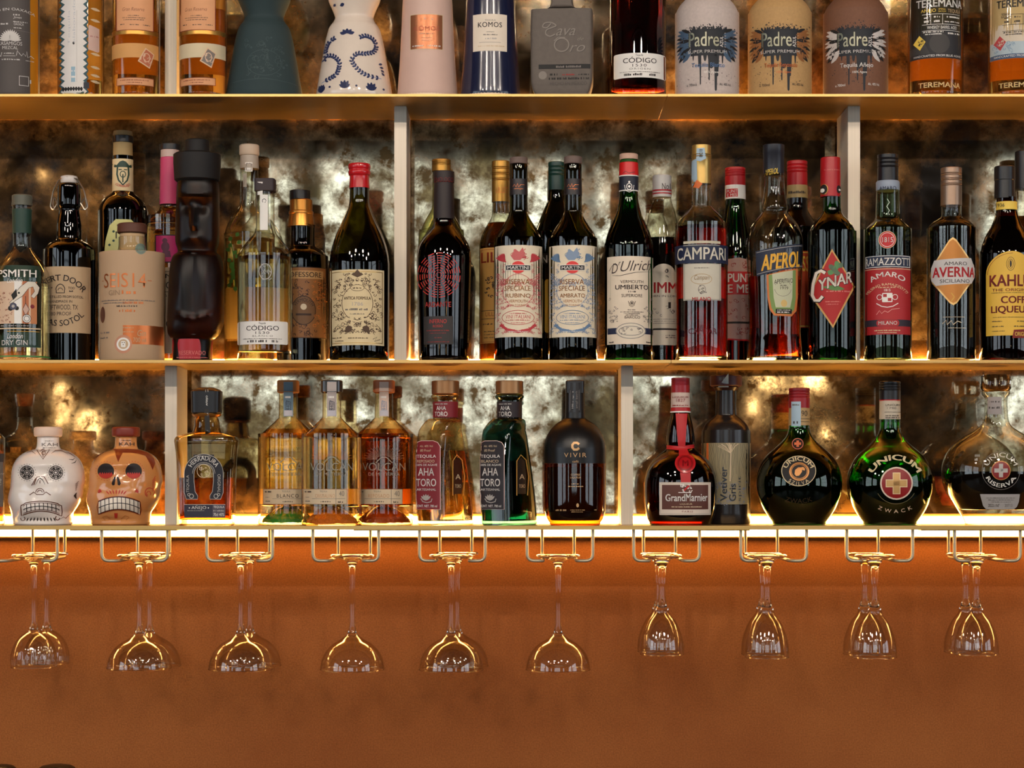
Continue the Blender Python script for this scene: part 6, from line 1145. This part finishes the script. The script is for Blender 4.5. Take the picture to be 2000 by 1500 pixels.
b = codigo('tequila_bottle', 'deep red brown tequila bottle with small white label on the top shelf', 1246,
    [(-140, 18), (-60, 19), (-45, 26), (-30, 42), (-20, 52), (-14, 55, 1), (187, 55)], TS, refr((120, 26, 10), 1.36), -10, (1199, 103, 1300, 151), 0, 'ORIGEN', glass=shell((190, 110, 80), (90, 30, 16)))
b.cap([(-175, 20), (-138, 20)], K, 'stopper', n=6)

def padre(cx, label, c, wing, inkc, word, r=62.5):
    b = Bottle('ceramic_tequila_bottle', label, cx, [(-110, 22), (-30, 26), (-12, 30), (-4, 38), (8, 50), (18, 57), (30, 61.5), (42, r), (187, r)], TS, paint(c, .7, 0, .16, 260), bodyname='ceramic_body'); b.cap([(-150, 22), (-108, 23)], WOOD, 'stopper')
    SP = paint((30, 32, 38), .6); l = b.lab('printed_artwork', step=5); R_ = random.Random(cx)
    l.rect(cx-32, 56, cx+34, 108, SP, 0)
    for i in range(150): l.disc(cx+R_.gauss(0, 25), 58-abs(R_.gauss(0, 6)), R_.uniform(.5, 1.5), SP, 0, n=5)
    for i in range(16): l.leaf(cx-32+i*4.4, 60, R_.uniform(6, 12), -PI/2+R_.uniform(-.5, .5), SP, 0, .2)
    for x, h, w_ in ((-27, 118, 2), (-16, 130, 2.4), (-13, 166, 2.4), (-4, 120, 5), (4, 158, 2.6), (8, 134, 9), (15, 128, 8), (17, 178, 4.5), (19, 150, 6), (30, 124, 2.4)): l.poly([(cx+x-w_*.8, 106), (cx+x+w_*.8, 106), (cx+x+w_*.45, h-3), (cx+x, h), (cx+x-w_*.45, h-3)], SP, 0)
    for sg in (-1, 1):
        for i in range(9):
            for j in range(2): l.leaf(cx+sg*(31+j*9), 63+i*4.6, 21-j*3+i*.5, (-.5+i*.17) if sg > 0 else PI+.5-i*.17, wing if (i+j) % 3 else K, 2, .16)
    G_ = paint((150, 150, 130), .3, .6); l.txt('Padre', cx-36, cx+24, 61, 91, K, .05, k=3); l.txt('Padre', cx-35, cx+23, 62, 90, G_, .01, k=4); l.vtxt('AZUL', cx+25, cx+31, 70, 91, WHITE, 0, k=4); l.txt('SUPER PREMIUM', cx-37, cx+38, 97, 103, WHITE, .01, k=4)
    l.txt(word, cx-30, cx+34, 122, 133, inkc, .02, k=3); l.txt('100% Agave', cx-6, cx+22, 138, 144, inkc if word != 'Tequila Blanco' else WHITE, 0, k=3); l.txt('e 700ml', cx-39, cx-20, 162, 167, SP if c[0] > 120 else WHITE, 0); l.txt('Alc. 40% Vol.', cx+24, cx+46, 161, 166, SP if c[0] > 120 else WHITE, 0)
    for i in range(70): l.disc(cx+R_.gauss(0, 28), R_.uniform(112, 165), R_.uniform(.3, 1.1), SP, 0, n=5)
    l.done()
padre(1381, 'pale grey ceramic bottle with black drips and blue wings artwork', (196, 180, 172), paint((70, 92, 116)), paint((96, 130, 176)), 'Tequila Blanco')
padre(1523, 'sand coloured ceramic bottle with black drips and orange lettering artwork', (188, 148, 96), paint((150, 96, 50)), paint((214, 110, 50)), 'Tequila Reposado', 62)
padre(1671, 'brown ceramic bottle with black drips and white wings artwork', (120, 80, 58), paint((206, 196, 190)), WHITE, 'Tequila Añejo', 63)

def teremana(cx, label, dark_):
    b = Bottle('tequila_bottle', label, cx, [(-130, 18), (-70, 20), (-55, 30), (-42, 46), (-32, 53), (187, 53.5)], TS, G_GOLD, liq=(-60, L_GOLD, 3, 10)); b.cap([(-170, 21), (-126, 21)], CORK, 'stopper')
    P1, P2 = (paint((40, 38, 40)), WHITE) if dark_ else (paint((214, 198, 176)), DGREY); x0, x1 = cx-50, cx+50; o = cx-1827
    l = b.lab(); l.rect(x0, -36, x1, 106, P1); l.c = True; l.txt('TEREMANA', cx-37, cx+(50 if dark_ else 47), -2, 13, P2, .03)
    if dark_:
        l.txt('AÑEJO', cx-28, cx+1, 15, 25, YEL, 0); l.txt('SMALL', cx+6, cx+20, 16, 19, YEL, 0); l.txt('BATCH', cx+6, cx+20, 20.5, 23.5, YEL, 0); l.txt('TEQUILA', cx+24, cx+47, 17, 25, TAN, 0)
        l.disc(cx+8, 84, 20, DGREY, 1); l.poly([(x0, 92), (cx-20, 84), (cx-10, 106), (x0, 106)], DGREY, 1)
    else:
        l.txt('SMALL', cx-28, cx-10, 23, 27, P2, 0); l.txt('BATCH', cx-28, cx-10, 29, 33, P2, 0); l.rect(x0, 80, x1, 106, paint((176, 190, 196)), 1)
        l.orn(x0+6, 80, x1, 104, 22, paint((130, 154, 176)), 3, 1)
    for y in (27, 47, 59): l.line([(cx-26, y), (cx+47, y)], .8, P2)
    for x in (-9, 14): l.line([(cx+x, 27), (cx+x, 47)], .8, P2)
    l.fine(cx-22, cx-14, 35, 3, P2, 1); l.fine(cx-3, cx+9, 34, 3, P2, 2); l.fine(cx+22, cx+46, 34, 3, P2, 3); l.fine(cx-22, cx-13, 43, 4, P2, 4); l.fine(cx-3, cx+8, 43, 4, P2, 5); l.fine(cx+18, cx+46, 43, 2.4, P2, 6)
    if dark_: l.txt('WHISKEY BARREL AGED', cx-16, cx+41, 50, 56, WHITE, 0)
    l.fine(cx-24, cx+16, 63, 2.4, P2, 7); l.fine(cx-20, cx+12, 67, 2, P2, 8); l.fine(cx+24, cx+46, 66, 3, P2, 9)
    dx, dy = cx-31, 82; dc = YEL if dark_ else paint((190, 70, 70)); l.poly([(dx, dy-15), (dx+12, dy-2), (dx+1, dy+14), (dx-12, dy)], dc, 2); l.orn(dx-7, dy-8, dx+7, dy+8, 9, P1, 5, .9, rs=(1.5, 3), k=3)
    l.rect(x0, 104, x1, 113, P1 if dark_ else paint((60, 84, 116)), 1); l.txt('HANDCRAFTED FROM BLUE AGAVE', cx-42, cx+48, 106, 110, P2 if dark_ else WHITE, 0); l.done()
    l = b.lab('embossed_lettering'); l.txt('TEREMANA', cx-33, cx+47, 160, 170, paint((236, 206, 140), .2), .03); l.done(); b.back(-10, 150, paint((140, 94, 48)))
teremana(1827, 'golden tequila bottle with large black label on the top shelf', True)
teremana(1984, 'golden tequila bottle with cream and blue label at the right end of top shelf', False)

# ================================================================ counter under the shelves and what rises from it into the picture
CZ = Z(1493, .06)-.30
bm = bmesh.new(); box(bm, XL+.8, XR-.8, -.32, SD+.011, CZ-.04, CZ, .003); ct = single('back_counter', bm, paint((60, 40, 28), .35), 'dark wooden back counter below the brown wall, under the hanging glasses', 'counter', smooth=False)
bm = bmesh.new(); box(bm, XL+.85, XR-.85, -.28, SD+.011, .0, CZ-.04, .003); link('cabinet_front', bm, paint((44, 30, 22), .5), ct, smooth=False)
for cx_, r_, l_ in ((2, 29, 'dark bottle whose domed stopper just shows at the bottom left corner'), (111, 36, 'dark bottle with wider domed stopper at the bottom edge, second from left corner')):
    x = X(cx_, .06); s = (D+.06)/F; t = thing('dark_bottle', (x, .06, CZ), l_, 'bottle'); bm = bmesh.new()
    loft(bm, [(CZ+.30-h, q*s, q*s, 0) for h, q in ((0, 4), (.0006, r_*.5), (.0022, r_*.8), (.005, r_*.97), (.009, r_), (.028, r_))], x, .06, seg=40); link('stopper', bm, paint((18, 12, 12), .35), t)
    bm = bmesh.new(); loft(bm, [(CZ+.30-h, q*s, q*s, 0) for h, q in ((.028, 17), (.07, 18), (.09, 26), (.105, 42), (.12, 48), (.295, 48), (.2995, 45))], x, .06, seg=48); link('glass_body', bm, paint((14, 12, 12), .1, coat=.5), t)
